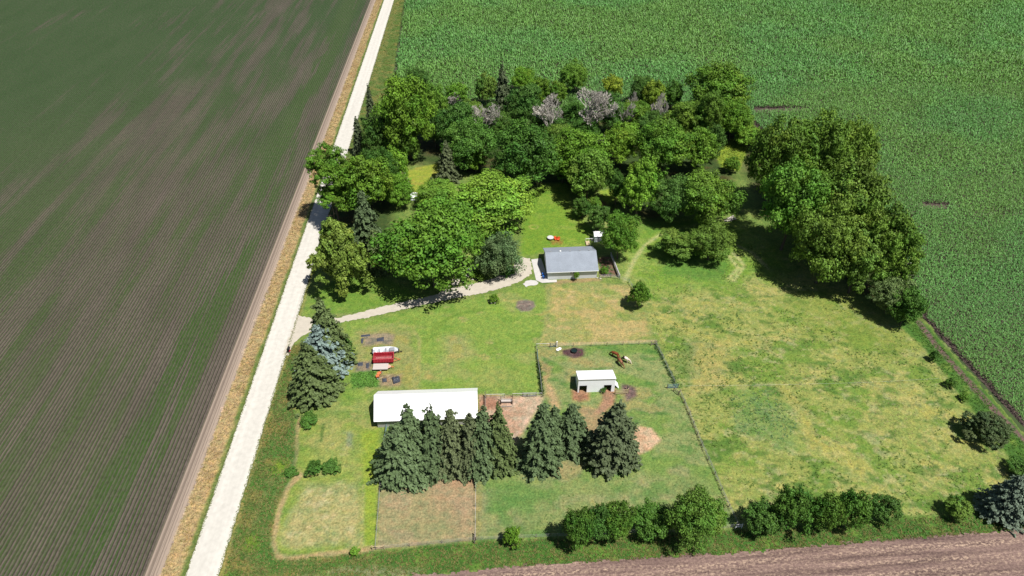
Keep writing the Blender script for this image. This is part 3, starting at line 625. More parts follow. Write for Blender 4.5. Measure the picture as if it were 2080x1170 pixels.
def spruce_mesh(name, seed, tiers, leaf, power=0.85, droop=0.22, lump=0.12, top=0.0):
    """whorls of drooping boughs, base radius 1, height 1"""
    r = np.random.default_rng(seed); P_, N_, T_ = [], [], []; lobe = seed*1.7
    for k in range(tiers):
        z = 0.03+0.95*(k/(tiers-1))**1.0; R = max(0.035, (1-z)**power)*(0.92+0.16*r.random()); nb = max(5, int(19*R+4)); a0 = r.random()*6.28; g1, g2 = r.random()*6.28, r.random()*6.28
        for j in range(nb):
            a = a0+6.283*j/nb+0.25*r.standard_normal(); L = R*(0.66+0.50*r.random())*(1+0.10*math.sin(2*a+lobe)+0.08*math.sin(5*a+z*23+lobe)); d = np.array([math.cos(a), math.sin(a)]); s = np.array([-d[1], d[0]])
            n = int(10+46*L); t = (0.22+0.80*r.random(n)**0.75); side = (r.random(n)-.5)*2*(lump+0.20*L)*(1.12-t)
            p = np.empty((n, 3)); p[:,:2] = d*(t*L)[:,None]+s*side[:,None]
            p[:,2] = z+0.035*r.standard_normal()+0.03-droop*0.35*(t*L)**1.5-0.045*np.abs(side)/(lump+.2*L)*r.random(n)+0.010*r.standard_normal(n)
            nn = np.stack([d[0]*0.55+0.4*r.standard_normal(n), d[1]*0.55+0.4*r.standard_normal(n), 0.85+0.2*r.standard_normal(n)], -1); nn /= np.linalg.norm(nn, axis=1, keepdims=True)
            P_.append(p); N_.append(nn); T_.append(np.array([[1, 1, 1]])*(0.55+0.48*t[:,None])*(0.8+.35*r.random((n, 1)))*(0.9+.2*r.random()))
    c = np.concatenate(P_); n = len(c); nn = np.concatenate(N_); tt = r.standard_normal((n, 3)); rad = c.copy(); rad[:,2] = -0.15; tt = rad/np.linalg.norm(rad, axis=1, keepdims=True)+0.5*tt
    tt -= nn*(tt*nn).sum(1, keepdims=True); tt /= np.linalg.norm(tt, axis=1, keepdims=True); b = np.cross(nn, tt); s = leaf*(0.7+.6*r.random((n, 1))); zs = np.array([1, 1, 0.33])
    V = np.stack([c-tt*s*zs, c-b*s*.75*zs, c+tt*s*1.1*zs, c+b*s*.75*zs], 1).reshape(-1, 3)
    return np_mesh(name, V, np.arange(4*n).reshape(n, 4), [M_NEEDLE], np.repeat(np.concatenate(T_), 4, 0))
def trunk_mesh(name, seed, limbs, bend=0.06, r0=0.026):
    r = random.Random(seed); m = MB(); p = Vector((0, 0, -0.01)); rad = r0
    for k in range(5):
        q = p+Vector((r.uniform(-bend, bend)*.4, r.uniform(-bend, bend)*.4, 0.17)); r2 = rad*0.78; m.tube(p, q, rad, r2, 7)
        if k >= 1:
            for _ in range(limbs//4+1):
                a = r.uniform(0, 6.28); L = r.uniform(.14, .26); e = q+Vector((math.cos(a)*L, math.sin(a)*L, r.uniform(.08, .2))); m.tube(q, e, r2*.55, r2*.25, 5)
                f_ = e+Vector((math.cos(a+r.uniform(-.8,.8))*L*.7, math.sin(a+r.uniform(-.8,.8))*L*.7, r.uniform(.02,.12))); m.tube(e, f_, r2*.25, r2*.08, 4)
        p, rad = q, r2
    me = bpy.data.meshes.new(name); me.from_pydata(m.v, [], m.f); me.materials.append(M_BARK); return me
def dead_mesh(name, seed):
    r = random.Random(seed); m = MB()
    def grow(p, d, L, rad, lev):
        q = p+d*L; m.tube(p, q, max(rad, .0042), max(rad*.62, .0034), 5 if lev < 2 else 3)
        if lev >= 6: return
        for _ in range(3 if lev else 5):
            n = (d+Vector((r.uniform(-1,1), r.uniform(-1,1), r.uniform(-.35,.75)))*0.85).normalized()
            grow(p.lerp(q, r.uniform(.55, 1)), n, L*r.uniform(.58, .82), rad*.58, lev+1)
    grow(Vector((0, 0, 0)), Vector((0.05, 0, 1)), 0.30, 0.022, 0)
    me = bpy.data.meshes.new(name); me.from_pydata(m.v, [], m.f); me.materials.append(M_DEAD); return me
CR = {"L": [crown_mesh("crown", 10+k, 30, 14, 92, .030) for k in range(6)], "M": [crown_mesh("crown", 30+k, 20, 11, 72, .045, (.34,.50)) for k in range(5)],
      "S": [crown_mesh("crown", 50+k, 12, 9, 50, .075, (.40,.58)) for k in range(4)], "T": [crown_mesh("crown", 60+k, 28, 13, 76, .036, (.26,.40), 0, .30) for k in range(3)],
      "K": [crown_mesh("crown", 90+k, 66, 11, 60, .030, (.13,.23), 0, .82) for k in range(2)], "W": [crown_mesh("crown", 70+k, 30, 14, 80, .028, (.26,.40), .30) for k in range(2)], "O": [crown_mesh("crown", 80+k, 34, 12, 76, .030, (.20,.34), 0, 0, 1.05) for k in range(4)]}
SP = {"L": [spruce_mesh("foliage", 110+k, 27, .052, .64, .26, .15) for k in range(4)], "R": [spruce_mesh("foliage", 120+k, 32, .048, .46, .06) for k in range(2)], "C": [spruce_mesh("foliage", 130+k, 25, .055, .60, .02, .2) for k in range(2)]}
TR = [trunk_mesh("trunk", 5+k, 8) for k in range(3)]; TRC = trunk_mesh("trunk", 99, -4, .01, .02); DEADS = [dead_mesh("dead_tree", 5+k) for k in range(3)]
COLS = {"g": (0.100, 0.205, 0.021), "d": (0.062, 0.142, 0.022), "y": (0.185, 0.270, 0.024), "e2": (0.078, 0.168, 0.022), "k": (0.075, 0.112, 0.046), "e": (0.158, 0.222, 0.044), "o": (0.108, 0.192, 0.026), "b": (0.148, 0.285, 0.030), "s": (0.105, 0.165, 0.055),
        "S1": (0.090, 0.134, 0.056), "S2": (0.104, 0.145, 0.048), "S3": (0.165, 0.225, 0.200), "S4": (0.118, 0.158, 0.108), "S5": (0.180, 0.190, 0.050), "S8": (0.085, 0.118, 0.066), "S6": (0.085, 0.112, 0.052), "S7": (0.105, 0.130, 0.058)}
counter = [0]
def broadleaf(kind, box, c, label, name="broadleaf_tree", cat="tree", group=None, c0=0.12):
    x0, y0, x1, y1 = box; xc, yc = (x0+x1)/2, (y0+y1)/2; hc = 4.0
    for _ in range(12):
        q = P(xc, yc, hc); s = F/depth(q); th = math.atan2(H-hc, math.hypot(q.x, q.y)); r = (x1-x0)/2/s; E = (y1-y0)/2/s
        a = math.sqrt(max(E*E-(r*math.sin(th))**2, (0.62*r*math.cos(th))**2))/math.cos(th); a = min(a, 1.7*r); hc = a*(1+c0)
    counter[0] += 1; k = counter[0]; rr = random.Random(k*7+1)
    key = kind if kind in "TWOK" else ("L" if r > 4.2 else "M" if r > 2.0 else "S")
    T = empty(name, (q.x, q.y, 0), rr.uniform(0, 6.28), label, cat, group)
    cr = link(bpy.data.objects.new("foliage" if cat == "shrub" else "crown", rr.choice(CR[key]))); cr.parent = T; cr.location = (0, 0, hc); kf = 1.12 if key == "K" else 1.0; cr.scale = (r*kf, r*kf, a*kf)
    b = COLS[c]; v = rr.uniform(.9, 1.1); cr.color = (b[0]*v*rr.uniform(.93,1.07), b[1]*v, b[2]*v*rr.uniform(.85,1.2), 1)
    t = link(bpy.data.objects.new("stem" if cat == "shrub" else "trunk", rr.choice(TR))); t.parent = T; hh = hc*1.25; w = min(hh, r*2.4); t.scale = (w, w, hh)
    return T
def conifer(kind, box, c, label, name="spruce_tree", cat="tree", group=None):
    x0, y0, x1, y1 = box; q = P((x0+x1)/2, y1)
    for _ in range(4):
        s = F/depth(q); th = math.atan2(H, math.hypot(q.x, q.y)); r = (x1-x0)/2/s; yb = y1-r*math.sin(th)*s*0.92; q = P((x0+x1)/2, yb)
    lo, hi = 0.5, 40.0
    for _ in range(30):
        m_ = (lo+hi)/2
        if proj(q.x, q.y, m_)[1] > y0: lo = m_
        else: hi = m_
    counter[0] += 1; rr = random.Random(counter[0]*13+5)
    T = empty(name, (q.x, q.y, 0), rr.uniform(0, 6.28), label, cat, group)
    f = link(bpy.data.objects.new("crown", rr.choice(SP[kind]))); f.parent = T; f.location = (0, 0, 0.15); f.scale = (r*1.06, r*1.06, m_)
    b = COLS[c]; v = rr.uniform(.92, 1.08); f.color = (b[0]*v, b[1]*v, b[2]*v, 1)
    t = link(bpy.data.objects.new("trunk", TRC)); t.parent = T; t.scale = (m_*.7, m_*.7, m_*.9)
    return T
def dead(box, label, group=None):
    x0, y0, x1, y1 = box; q = P((x0+x1)/2, y1); s = F/depth(q)
    lo, hi = .5, 40.
    for _ in range(30):
        m_ = (lo+hi)/2
        if proj(q.x, q.y, m_)[1] > y0: lo = m_
        else: hi = m_
    counter[0] += 1; rr = random.Random(counter[0]); w = (x1-x0)/s
    T = empty("dead_tree", (q.x, q.y, 0), rr.uniform(0, 6.28), label, "dead tree", group)
    o = link(bpy.data.objects.new("branches", rr.choice(DEADS))); o.parent = T; o.scale = (w*1.25, w*1.25, m_*1.0)
GW, GG, GH, GS = "trees in the wood behind the house", "tall trees along the corn field", "trees in the hedgerow by the tilled field", "spruces in the row by the barn"
# hedgerow by the tilled field
for b, c, l in [((1142,1034,1206,1116),'d',"bushy tree at the western end of the hedgerow clump"), ((1183,1008,1243,1120),'d',"rounded mid green tree squeezed in the middle of the hedgerow clump"),
    ((1224,998,1285,1118),'e2',"tallest tree of the hedgerow clump, rising highest over the paddock"), ((1285,1020,1362,1094),'d',"dark low tree in the hedgerow between two taller crowns"),
    ((1360,994,1462,1112),'e2',"broad full green tree beside the corner of the diagonal fence"), ((1445,1028,1477,1070),'g',"small bushy sapling against the broad tree by the fence corner"),
    ((1515,1016,1584,1088),'d',"dark spreading low tree just east of the fence corner brace"), ((1574,986,1648,1088),'d',"loose tall tree in the hedgerow along the pasture"),
    ((1644,984,1706,1098),'d',"dark tall lobe of the hedgerow tree pair along the pasture"), ((1700,990,1764,1082),'d',"dark dense rounded tree at the eastern side of the hedgerow pair"),
    ((1768,1003,1826,1062),'d',"small dark round tree standing alone beyond the hedgerow pair"), ((1924,1008,1973,1056),'o',"pale thin sapling beside the round blue spruce"),
    ((2062,985,2110,1062),'d',"dark tree cut by the photo edge behind the blue spruce"), ((1022,1067,1056,1108),'g',"lone small sapling in grass by the bottom fence")]:
    broadleaf("x", b, c, l, group=GH)
conifer("R", (1988,976,2072,1070), "S4", "rounded blue grey spruce at the pasture corner", group="lone spruces at the pasture edge")
broadleaf("K", (1966,832,2047,904), "k", "rounded dark grey green juniper beside the dirt track and corn", "juniper_tree", c0=.02)
for b, c, l in [((2050,930,2100,972),'d',"leafy shrub at the photo edge beside the dirt track"), ((622,936,653,966),'d',"clipped round dark bush, nearer the road of the lawn pair"), ((654,932,688,962),'d',"clipped round dark bush, farther from the road of the lawn pair"),
    ((712,1111,729,1129),'b',"tiny yellow green bush at the corner of the mown lawn"), ((580,950,603,968),'d',"grey green shrub at the bend of the mown edge"), ((610,840,644,862),'d',"low spreading shrub behind the big dark spruce by the road"),
    ((688,672,716,732),'d',"dark green bush tucked behind the roadside spruces"), ((1890,708,1907,736),'d',"tiny dark sapling halfway along the track edge"), ((1922,766,1942,788),'d',"tiny low bush at the end of the pasture wire"), ((1950,798,1968,815),'g',"tiny scrub plant near the round dark juniper")]:
    broadleaf("x", b, c, l, "shrub", "shrub", c0=0.02)
# spruces in front of the barn
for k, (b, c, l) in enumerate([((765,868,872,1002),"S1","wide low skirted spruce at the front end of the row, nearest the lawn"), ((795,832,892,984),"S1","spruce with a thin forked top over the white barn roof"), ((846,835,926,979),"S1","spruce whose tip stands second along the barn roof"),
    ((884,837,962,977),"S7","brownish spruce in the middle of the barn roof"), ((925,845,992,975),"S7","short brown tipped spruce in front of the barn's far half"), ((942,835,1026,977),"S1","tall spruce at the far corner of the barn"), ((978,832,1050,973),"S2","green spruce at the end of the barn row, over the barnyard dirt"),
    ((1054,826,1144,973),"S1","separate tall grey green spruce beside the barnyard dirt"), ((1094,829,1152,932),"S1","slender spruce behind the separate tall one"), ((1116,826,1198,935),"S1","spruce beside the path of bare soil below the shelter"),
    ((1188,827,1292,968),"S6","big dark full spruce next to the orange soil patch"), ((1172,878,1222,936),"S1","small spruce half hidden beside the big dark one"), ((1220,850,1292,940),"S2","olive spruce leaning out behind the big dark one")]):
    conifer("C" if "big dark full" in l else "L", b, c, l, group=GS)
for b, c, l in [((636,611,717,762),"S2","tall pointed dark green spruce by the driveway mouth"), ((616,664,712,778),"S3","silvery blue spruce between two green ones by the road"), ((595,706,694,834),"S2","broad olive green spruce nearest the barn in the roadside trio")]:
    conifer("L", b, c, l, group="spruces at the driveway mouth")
# trees around the house yard
broadleaf("K", (634,446,746,596), "e", "broad yellow olive cedar on the corner of road and driveway", "cedar_tree", c0=.02)
for b, c, l in [((718,394,792,546),"S1","grey green spruce squeezed between cedar and big maple"), ((738,470,800,560),"S2","short spruce at the foot of the big maple"), ((888,290,933,378),"S7","single grey spruce in the sunny clearing"), ((868,360,888,384),"S2","tiny dark conifer beside the grey spruce in the clearing")]:
    conifer("L", b, c, l)
for kd, b, c, l in [("x",(776,405,975,596),'g',"largest maple, dark dense crown hanging over the driveway"), ("x",(915,350,1076,478),'b',"bright yellow green maple behind the largest maple"), ("W",(964,468,1062,562),'s',"grey green weeping birch at the end of the driveway"),
    ("x",(845,372,930,420),'b',"pale feathery shrub tree beside the white coop"), ("x",(770,350,838,420),'g',"bushy tree in shade behind the white coop"), ("x",(1003,250,1128,392),'d',"large dark maple at the head of the back lawn"),
    ("x",(1100,245,1162,312),'o',"olive topped tree behind the large dark maple"), ("x",(1118,262,1236,372),'g',"wide green tree between the dark maple and the olive one"), ("x",(1118,318,1168,372),'d',"low dark tree at the back edge of the lawn"),
    ("T",(1153,298,1241,408),'o',"olive green maple standing forward on the back lawn"), ("T",(1263,316,1338,446),'b',"bright green egg shaped tree in front of the dark wood"), ("x",(1328,358,1412,452),'d',"darker tree filling in behind the egg shaped tree"),
    ("x",(1383,340,1498,458),'g',"full round green tree above the pale log pile"), ("x",(1298,245,1396,362),'g',"tall broad maple high behind the egg shaped tree"), ("x",(1228,252,1302,342),'b',"yellowish tree left of the tall broad maple"),
    ("T",(1383,255,1456,352),'g',"upright oval tree beside the sunny gap of weeds"), ("x",(1222,434,1297,527),'g',"round tree shading the small white shed"), ("x",(1192,416,1240,470),'d',"dark narrow tree behind the small white shed"),
    ("O",(1333,464,1412,530),'o',"smaller olive crown of the pair in mown pasture"), ("x",(1406,450,1486,532),'o',"larger olive crown of the pair in mown pasture"), ("x",(1278,571,1319,625),'g',"small lone tree at the corner of dry paddock")]:
    broadleaf(kd, b, c, l)
for b, c, l in [((1166,402,1201,446),'d',"dark clipped bush on the back lawn edge"), ((1193,400,1222,432),'g',"lighter bush beside the dark one on the back lawn"), ((993,596,1012,616),'g',"small bush on rubble beside the driveway lawn"), ((955,550,978,566),'g',"little round bush in the grass triangle"), ((968,556,984,572),'o',"brownish little bush in the grass triangle"),
    ((1018,540,1046,560),'d',"dark low bush under the weeping birch"), ((1218,783,1232,797),'d',"dark weed bush against the shelter wall"), ((1472,318,1502,352),'g',"small green bush in the weedy gap"), ((1220,540,1236,556),'g',"leafy bush beside the house end wall")]:
    broadleaf("x", b, c, l, "shrub", "shrub", c0=0.02)
# roadside and north west wood
for kd, b, c, l in [("O",(626,296,712,392),'g',"cottonwood bough hanging right over the gravel road"), ("O",(676,300,794,448),'g',"big cottonwood leaning over the gravel road"), ("x",(735,300,805,400),'d',"dark tree behind the leaning cottonwood"),
    ("O",(640,375,700,425),'g',"thin leaved low bough tree beside the road shadow"), ("x",(770,160,882,318),'g',"great spreading cottonwood at the road end of the wood"), ("O",(840,162,912,290),'g',"open topped cottonwood beside the great one"),
    ("x",(735,235,800,322),'d',"dark undergrowth tree beside the road under the great cottonwood"), ("x",(782,298,828,372),'b',"bright young tree at the edge of the clearing"), ("x",(880,205,962,305),'d',"shaded tree behind the clearing"),
    ("x",(905,240,1003,345),'d',"deep green tree behind the grey clearing spruce"), ("x",(940,295,990,350),'g',"small light tree right behind the grey clearing spruce"), ("x",(823,140,872,190),'d',"dark crown poking over the corn at the road end"), ("x",(905,168,948,215),'g',"small bright crown against the corn by the first dead tree"),
    ("x",(935,205,985,260),'o',"olive low crown between cottonwood and dead tree"), ("x",(1040,138,1085,190),'b',"yellow green crown beside the dark wood spruce"), ("x",(1030,165,1098,268),'d',"dark broad tree beside the dark wood spruce"), ("x",(1080,158,1118,215),'g',"small crown on the corn side behind a dead tree"),
    ("x",(1138,127,1192,190),'g',"domed crown standing out highest over the corn"), ("x",(1138,205,1188,262),'d',"dark crown framed by two grey dead trees"), ("x",(1112,165,1150,215),'g',"modest crown just before the domed one"), ("x",(1226,152,1264,200),'y',"yellow crown against the corn in mid wood"),
    ("x",(1208,190,1268,275),'d',"dark wide tree beneath the yellow crown"), ("x",(1278,155,1334,215),'d',"dark crown on the corn edge beyond the yellow crown"), ("x",(1308,162,1352,232),'y',"golden green tree on the wood's far side"), ("x",(1345,163,1386,225),'d',"dark crown beside the golden green tree"),
    ("x",(1250,205,1325,275),'g',"mid green tree inside the wood near the broad maple"), ("O",(1348,208,1424,288),'o',"greyish thin tree inside the wood near the tall oak"), ("x",(1403,131,1517,240),'g',"tall oak rising over the corn at the wood's end"), ("O",(1405,188,1470,290),'o',"twiggy olive tree below the tall oak"),
    ("x",(1455,205,1525,285),'g',"leafy tree at the wood's corner by the bare soil strip"), ("x",(1490,255,1550,300),'b',"bright bush tree next to the weedy gap"), ("x",(985,205,1030,255),'d',"dark crown between dead tree and wood spruce"), ("x",(1380,215,1420,260),'d',"dark filler crown under the tall oak"), ("x",(1080,225,1140,275),'d',"dark low tree under the second dead tree"), ("x",(860,225,905,300),'d',"dark trunk hiding tree under the cottonwoods"),
    ("x",(1000,225,1050,292),'d',"deep shaded tree at the foot of the dark wood spruce"), ("x",(1150,235,1215,300),'d',"shaded tree in front of the largest dead tree"), ("x",(1290,225,1350,290),'d',"dark tree between the broad maple and the purplish dead tree"),
    ("x",(1420,255,1470,322),'d',"dark tree between the oval tree and the weedy gap"), ("x",(690,330,745,440),'d',"shaded tree between road and leaning cottonwood"), ("x",(800,255,850,330),'o',"pale mid height tree at the foot of the great cottonwood"),
    ("x",(1232,330,1275,430),'d',"dark tree in the gap beside the egg shaped tree"), ("x",(965,150,1008,215),'o',"olive crown on the corn side of the dark wood spruce"), ("x",(1470,225,1530,272),'o',"olive bush tree at the corn end of the wood")]:
    broadleaf(kd, b, c, l, group=GW, c0=2.3 if "thin leaved" in l else 1.6 if "bough" in l else 0.12)
for b, c, l in [((745,178,770,256),"S6","narrow dark spruce by the road, farther one"), ((718,240,750,322),"S6","narrow brownish spruce by the road, nearer one"), ((998,138,1044,262),"S6","tall dark spruce in the middle of the wood")]:
    conifer("L", b, c, l, group=GW)
for b, l in [((955,183,1015,296),"grey dead tree beside the dark wood spruce"), ((1080,172,1155,296),"grey dead tree with a broken leaning top in mid wood"), ((1140,146,1248,290),"largest bare grey dead tree in the wood"), ((1245,185,1284,285),"thin grey dead tree right of the largest dead one"), ((1314,170,1354,282),"purplish dead tree under the golden green crown"),
             ((1262,165,1294,250),"small dead tree at the corn side of the wood"), ((1785,520,1848,590),"bleached dead tree at the end of the grove by the corn"), ((1195,262,1235,305),"short bare snag behind the wide green tree"), ((905,175,940,225),"small bare tree near the cottonwoods")]:
    dead(b, l, "dead trees")
# grove along the corn
for kd, b, c, l in [("x",(1522,245,1642,425),'o',"first big grove tree beside the bare soil strip"), ("x",(1600,230,1718,430),'o',"highest grove tree against the corn"), ("x",(1678,245,1774,400),'o',"rounded grove crown farthest out in the corn"),
    ("x",(1545,330,1680,510),'g',"shaded green grove tree facing the weedy gap"), ("x",(1645,325,1790,520),'o',"massive middle tree of the corn side grove"), ("x",(1620,410,1752,580),'o',"grove tree with bare limbs over the black shade"),
    ("O",(1722,395,1836,588),'o',"loose branched grove tree leaning to the corn"), ("O",(1752,440,1856,605),'o',"yellowish outer grove tree by the bleached dead one"), ("O",(1695,470,1800,600),'o',"front grove tree over the mown grass")]:
    broadleaf(kd, b, c, l, group=GG)
for b, c, l in [((1812,585,1876,668),'d',"dark bush at the head of the dirt track"), ((1772,560,1852,645),'s',"grey green bush below the bleached dead tree")]:
    broadleaf("x", b, c, l, "shrub", "shrub", group=GG, c0=0.02)

# ------------------------------------------------------------------ house
M_SID = mat("grey blue siding", (0.54, 0.56, 0.56), 0.6, 0.05, 2, streak=(0.2, 0.2, 6))
def shingle_mat():
    m = mat("grey shingles", (0.225, 0.25, 0.285), 0.9, 0.10, 0.5, spec=0.1); t = m.node_tree; L = t.links.new; b = t.nodes["Principled BSDF"]
    tc = t.nodes.new("ShaderNodeTexCoord"); br = t.nodes.new("ShaderNodeTexBrick"); br.inputs["Scale"].default_value = 3.0
    br.inputs["Color1"].default_value = (0.9,0.9,0.9,1); br.inputs["Color2"].default_value = (1.08,1.08,1.08,1); br.inputs["Mortar"].default_value = (0.8,0.8,0.8,1); br.inputs["Mortar Size"].default_value = 0.01
    x = t.nodes.new("ShaderNodeMix"); x.data_type = 'RGBA'; x.blend_type = 'MULTIPLY'; x.inputs[0].default_value = 1
    src = b.inputs["Base Color"].links[0].from_socket
    L(tc.outputs["Object"], br.inputs[0]); L(src, x.inputs[6]); L(br.outputs[0], x.inputs[7]); L(x.outputs[2], b.inputs["Base Color"]); return m
M_SHIN = shingle_mat()
def roof_slab(m, x0, x1, ya, za, yb, zb, th=0.14):
    m.add([(x0,ya,za),(x1,ya,za),(x1,yb,zb),(x0,yb,zb),(x0,ya,za-th),(x1,ya,za-th),(x1,yb,zb-th),(x0,yb,zb-th)],
          [(0,1,2,3),(7,6,5,4),(0,4,5,1),(1,5,6,2),(2,6,7,3),(3,7,4,0)] if ya < yb else [(3,2,1,0),(4,5,6,7),(1,5,4,0),(2,6,5,1),(3,7,6,2),(0,4,7,3)])
c = P(1112.5, 568.2); HZ = math.radians(3.6)
W_, D_, EH, RH, OV = 13.3, 10.4, 3.0, 5.4, 0.44
hs = empty("house", (c.x, c.y, 0), HZ, "grey shingled single storey house with pale siding beside the driveway end", "house")
m = MB(); m.box(0, 0, -0.1, W_, D_, EH-0.15)
m.add([(0,0,EH-.15),(0,D_,EH-.15),(0,D_/2,RH-.2),(W_,0,EH-.15),(W_,D_,EH-.15),(W_,D_/2,RH-.2)], [(0,2,1),(3,4,5),(0,1,4,3),(0,3,5,2),(1,2,5,4)])
m.build("wall", M_SID, hs)
rf = MB(); sl = (RH-EH)/(D_/2)
roof_slab(rf, -.35, W_+.35, -OV, EH-sl*OV+.03, D_/2, RH); roof_slab(rf, -.35, W_+.35, D_+OV, EH-sl*OV+.03, D_/2, RH)
roof = rf.build("roof", M_SHIN, hs)
MB().box(-.36, -OV-.09, EH-sl*OV-.12, W_+.36, -OV-.01, EH-sl*OV+.02).build("gutter", M_TRIM, hs)
m = MB(); m.box(W_-.02, -.06, 0, W_+.06, .14, EH-.2); m.box(W_+.06, -.06, 0, W_+.12, .0, .12); m.tube((W_+.1,-.1,.1), (W_+1.3,-.5,.05), .06); m.build("downspout", M_TRIM, hs)
for i, fx in enumerate((.09, .29, .49, .69, .885)):
    v = MB(); v.box(-.16, -.16, -.05, .16, .16, .14); v.box(-.21, -.21, .14, .21, .21, .19)
    o = v.build("roof_vent", M_TRIM if i == 1 else M_GREY, roof, (fx*W_, D_/2+.22, RH-.06))
for x in (6.25, 6.95):
    o = MB().box(x-.32, -.05, 1.85, x+.32, .02, 2.55).build("window", M_TRIM, hs); MB().box(x-.25, -.07, 1.92, x+.25, -.045, 2.48).build("pane", M_DARK, o)
o = MB().box(-.06, 3.2, 0.05, .02, 6.2, 2.3).build("garage_door", M_TRIM, hs); MB().box(-.07, 8.2, 0, .02, 9.1, 2.05).build("door", M_TRIM, hs)
t = empty("wheelie_bin", P(1104, 566.5), .2, "blue wheeled bin on the concrete by the house corner", "bin"); o = MB().lathe([(.26,0),(.34,.95),(.36,1.0)], 4).build("bin_body", M_BLUE, t); MB().box(-.3,-.3,1.0,.3,.3,1.08).build("lid", M_BLUE, t); MB().tube((-.28,.3,.1),(.28,.3,.1),.1,n=10).build("wheel", M_TYRE, t)
t = empty("wheelie_bin", P(1103, 561.5), .1, "second blue wheeled bin, closer to the house wall behind the first", "bin"); MB().lathe([(.26,0),(.34,.95),(.36,1.0)], 4).build("bin_body", M_BLUE, t); MB().box(-.3,-.3,1.0,.3,.3,1.08).build("lid", M_BLUE, t); MB().tube((-.28,.3,.1),(.28,.3,.1),.1,n=10).build("wheel", M_TYRE, t)
# young tree in front of the house wall
broadleaf("x", (1166,552,1177,566), 'g', "thin young tree against the house front wall", c0=.9)
# small shed, deck
c = P(1207, 492); t = empty("garden_shed", (c.x, c.y, 0), HZ, "small white roofed shed under the round tree behind the house", "shed")
MB().box(0, 0, 0, 2.9, 2.4, 2.1).build("wall", M_WHITE, t); r_ = MB(); roof_slab(r_, -.15, 3.05, -.2, 2.1, 1.2, 2.75, .08); roof_slab(r_, -.15, 3.05, 2.6, 2.1, 1.2, 2.75, .08); r_.build("roof", M_ROOFW, t)
MB().box(.9, -.04, 0, 1.8, .01, 1.8).build("door", M_GREY, t)
c = P(1191, 500); t = empty("wooden_deck", (c.x, c.y, 0), HZ, "little timber deck at the back corner of the house", "deck")
MB().box(0, 0, .02, 1.1, 1.9, .45).build("platform", M_WOODL, t); m = MB()
for x in (0, .9, 1.8): m.box(x-.0, 1.85, .45, x+.08, 1.93, 1.3)
m.box(0, 1.84, 1.25, 2.3, 1.94, 1.33); m.build("railing", M_TRIM, t)

# ------------------------------------------------------------------ barn
c = P(768, 868.5); BZ = math.radians(2.5); L_, D_, EH, RH = 20.9, 7.6, 2.95, 6.1
bn = empty("barn", (c.x, c.y, 0), BZ, "long barn with a bright white metal roof behind the spruce row", "barn")
M_BWALL = mat("pale block wall", (0.33, 0.32, 0.31), 0.8, 0.15, 1.5)
m = MB(); m.box(0, 0, -.1, L_, D_, EH-.75); m.add([(0,0,EH-.3),(0,D_,EH-.3),(0,D_/2,RH-.3),(L_,0,EH-.3),(L_,D_,EH-.3),(L_,D_/2,RH-.3)], [(0,2,1),(3,4,5),(0,1,4,3),(0,3,5,2),(1,2,5,4)]); m.build("wall", M_BWALL, bn)
MB().box(-.03, -.03, EH-.75, L_+.03, D_+.03, EH-.28).build("dark_eave_strip", M_DARK, bn)  # plain dark band round the wall top, below the roof edge
r_ = MB(); sl = (RH-EH)/(D_/2); roof_slab(r_, -.55, L_+.45, -.5, EH-sl*.5+.03, D_/2, RH, .1); roof_slab(r_, -.55, L_+.45, D_+.5, EH-sl*.5+.03, D_/2, RH, .1); ro = r_.build("roof", M_ROOFW, bn)
m = MB()
for i in range(24): m.box(-.5+i*.92, -.5, 0, -.44+i*.92, D_/2-.1, .03)
for v in m.v: pass
m.v = [(x, y, z+EH+sl*y+.028) for x, y, z in m.v]; m.build("roof_seam", M_ROOFW, ro)
MB().box(-.02, 2.2, 0, -.06, 5.2, 2.5).build("sliding_door", M_GREY, bn)

# ------------------------------------------------------------------ shelter
c = P(1173, 797.5); SZ = math.radians(2.2); q = P(1247.5, 796); W_ = (q-c).length; D_, FH, BH = 4.0, 4.3, 2.7
st = empty("animal_shelter", (c.x, c.y, 0), SZ, "white run in shelter with two dark doorways", "shelter")
m = MB(); d0, d1, d2, d3 = .35, 2.0, 5.85, 7.5; dh = 2.25
for x0, x1 in ((0, d0), (d1, d2), (d3, W_)): m.box(x0, 0, 0, x1, .12, dh)
m.box(0, 0, dh, W_, .12, FH-.02)
m.box(0, D_-.12, 0, W_, D_, BH-.05)
for x in (0, W_-.12): m.add([(x,.12,0),(x+.12,.12,0),(x+.12,D_-.12,0),(x,D_-.12,0),(x,.12,FH-.06),(x+.12,.12,FH-.06),(x+.12,D_-.12,BH),(x,D_-.12,BH)], [(0,3,2,1),(4,5,6,7),(0,1,5,4),(1,2,6,5),(2,3,7,6),(3,0,4,7)])
m.build("wall", M_WHITE, st)
r_ = MB(); roof_slab(r_, -.06, W_+.06, -.14, FH+.09, D_+.1, BH+.06, .09); r_.build("roof", M_ROOFW, st)
MB().box(-.07, -.17, FH-.06, W_+.07, -.145, FH+.1).build("fascia", M_TRIM, st)
for e0, e1 in ((d0, d1), (d2, d3)):
    m = MB(); m.box(e0-.04, -.03, 0, e0+.04, -.003, dh); m.box(e1-.04, -.03, 0, e1+.04, -.003, dh); m.box(e0+.04, -.03, dh-.05, e1-.04, -.003, dh+.03); m.build("door_frame", M_GREY, st)
c2 = P(1252, 788); t = empty("leaning_sheet", (c2.x, c2.y, 0), SZ, "white sheet leaning slantwise against the shelter end wall", "panel")
m = MB(); m.add([(-.9,1.5,1.9),(-.9,-.2,1.9),(.55,-.2,0),(.55,1.5,0),(-.96,1.5,1.9),(-.96,-.2,1.9),(.49,-.2,0),(.49,1.5,0)], [(3,2,1,0),(4,5,6,7),(0,1,5,4),(1,2,6,5),(2,3,7,6),(3,0,4,7)]); m.build("sheet", M_WHITE, t)
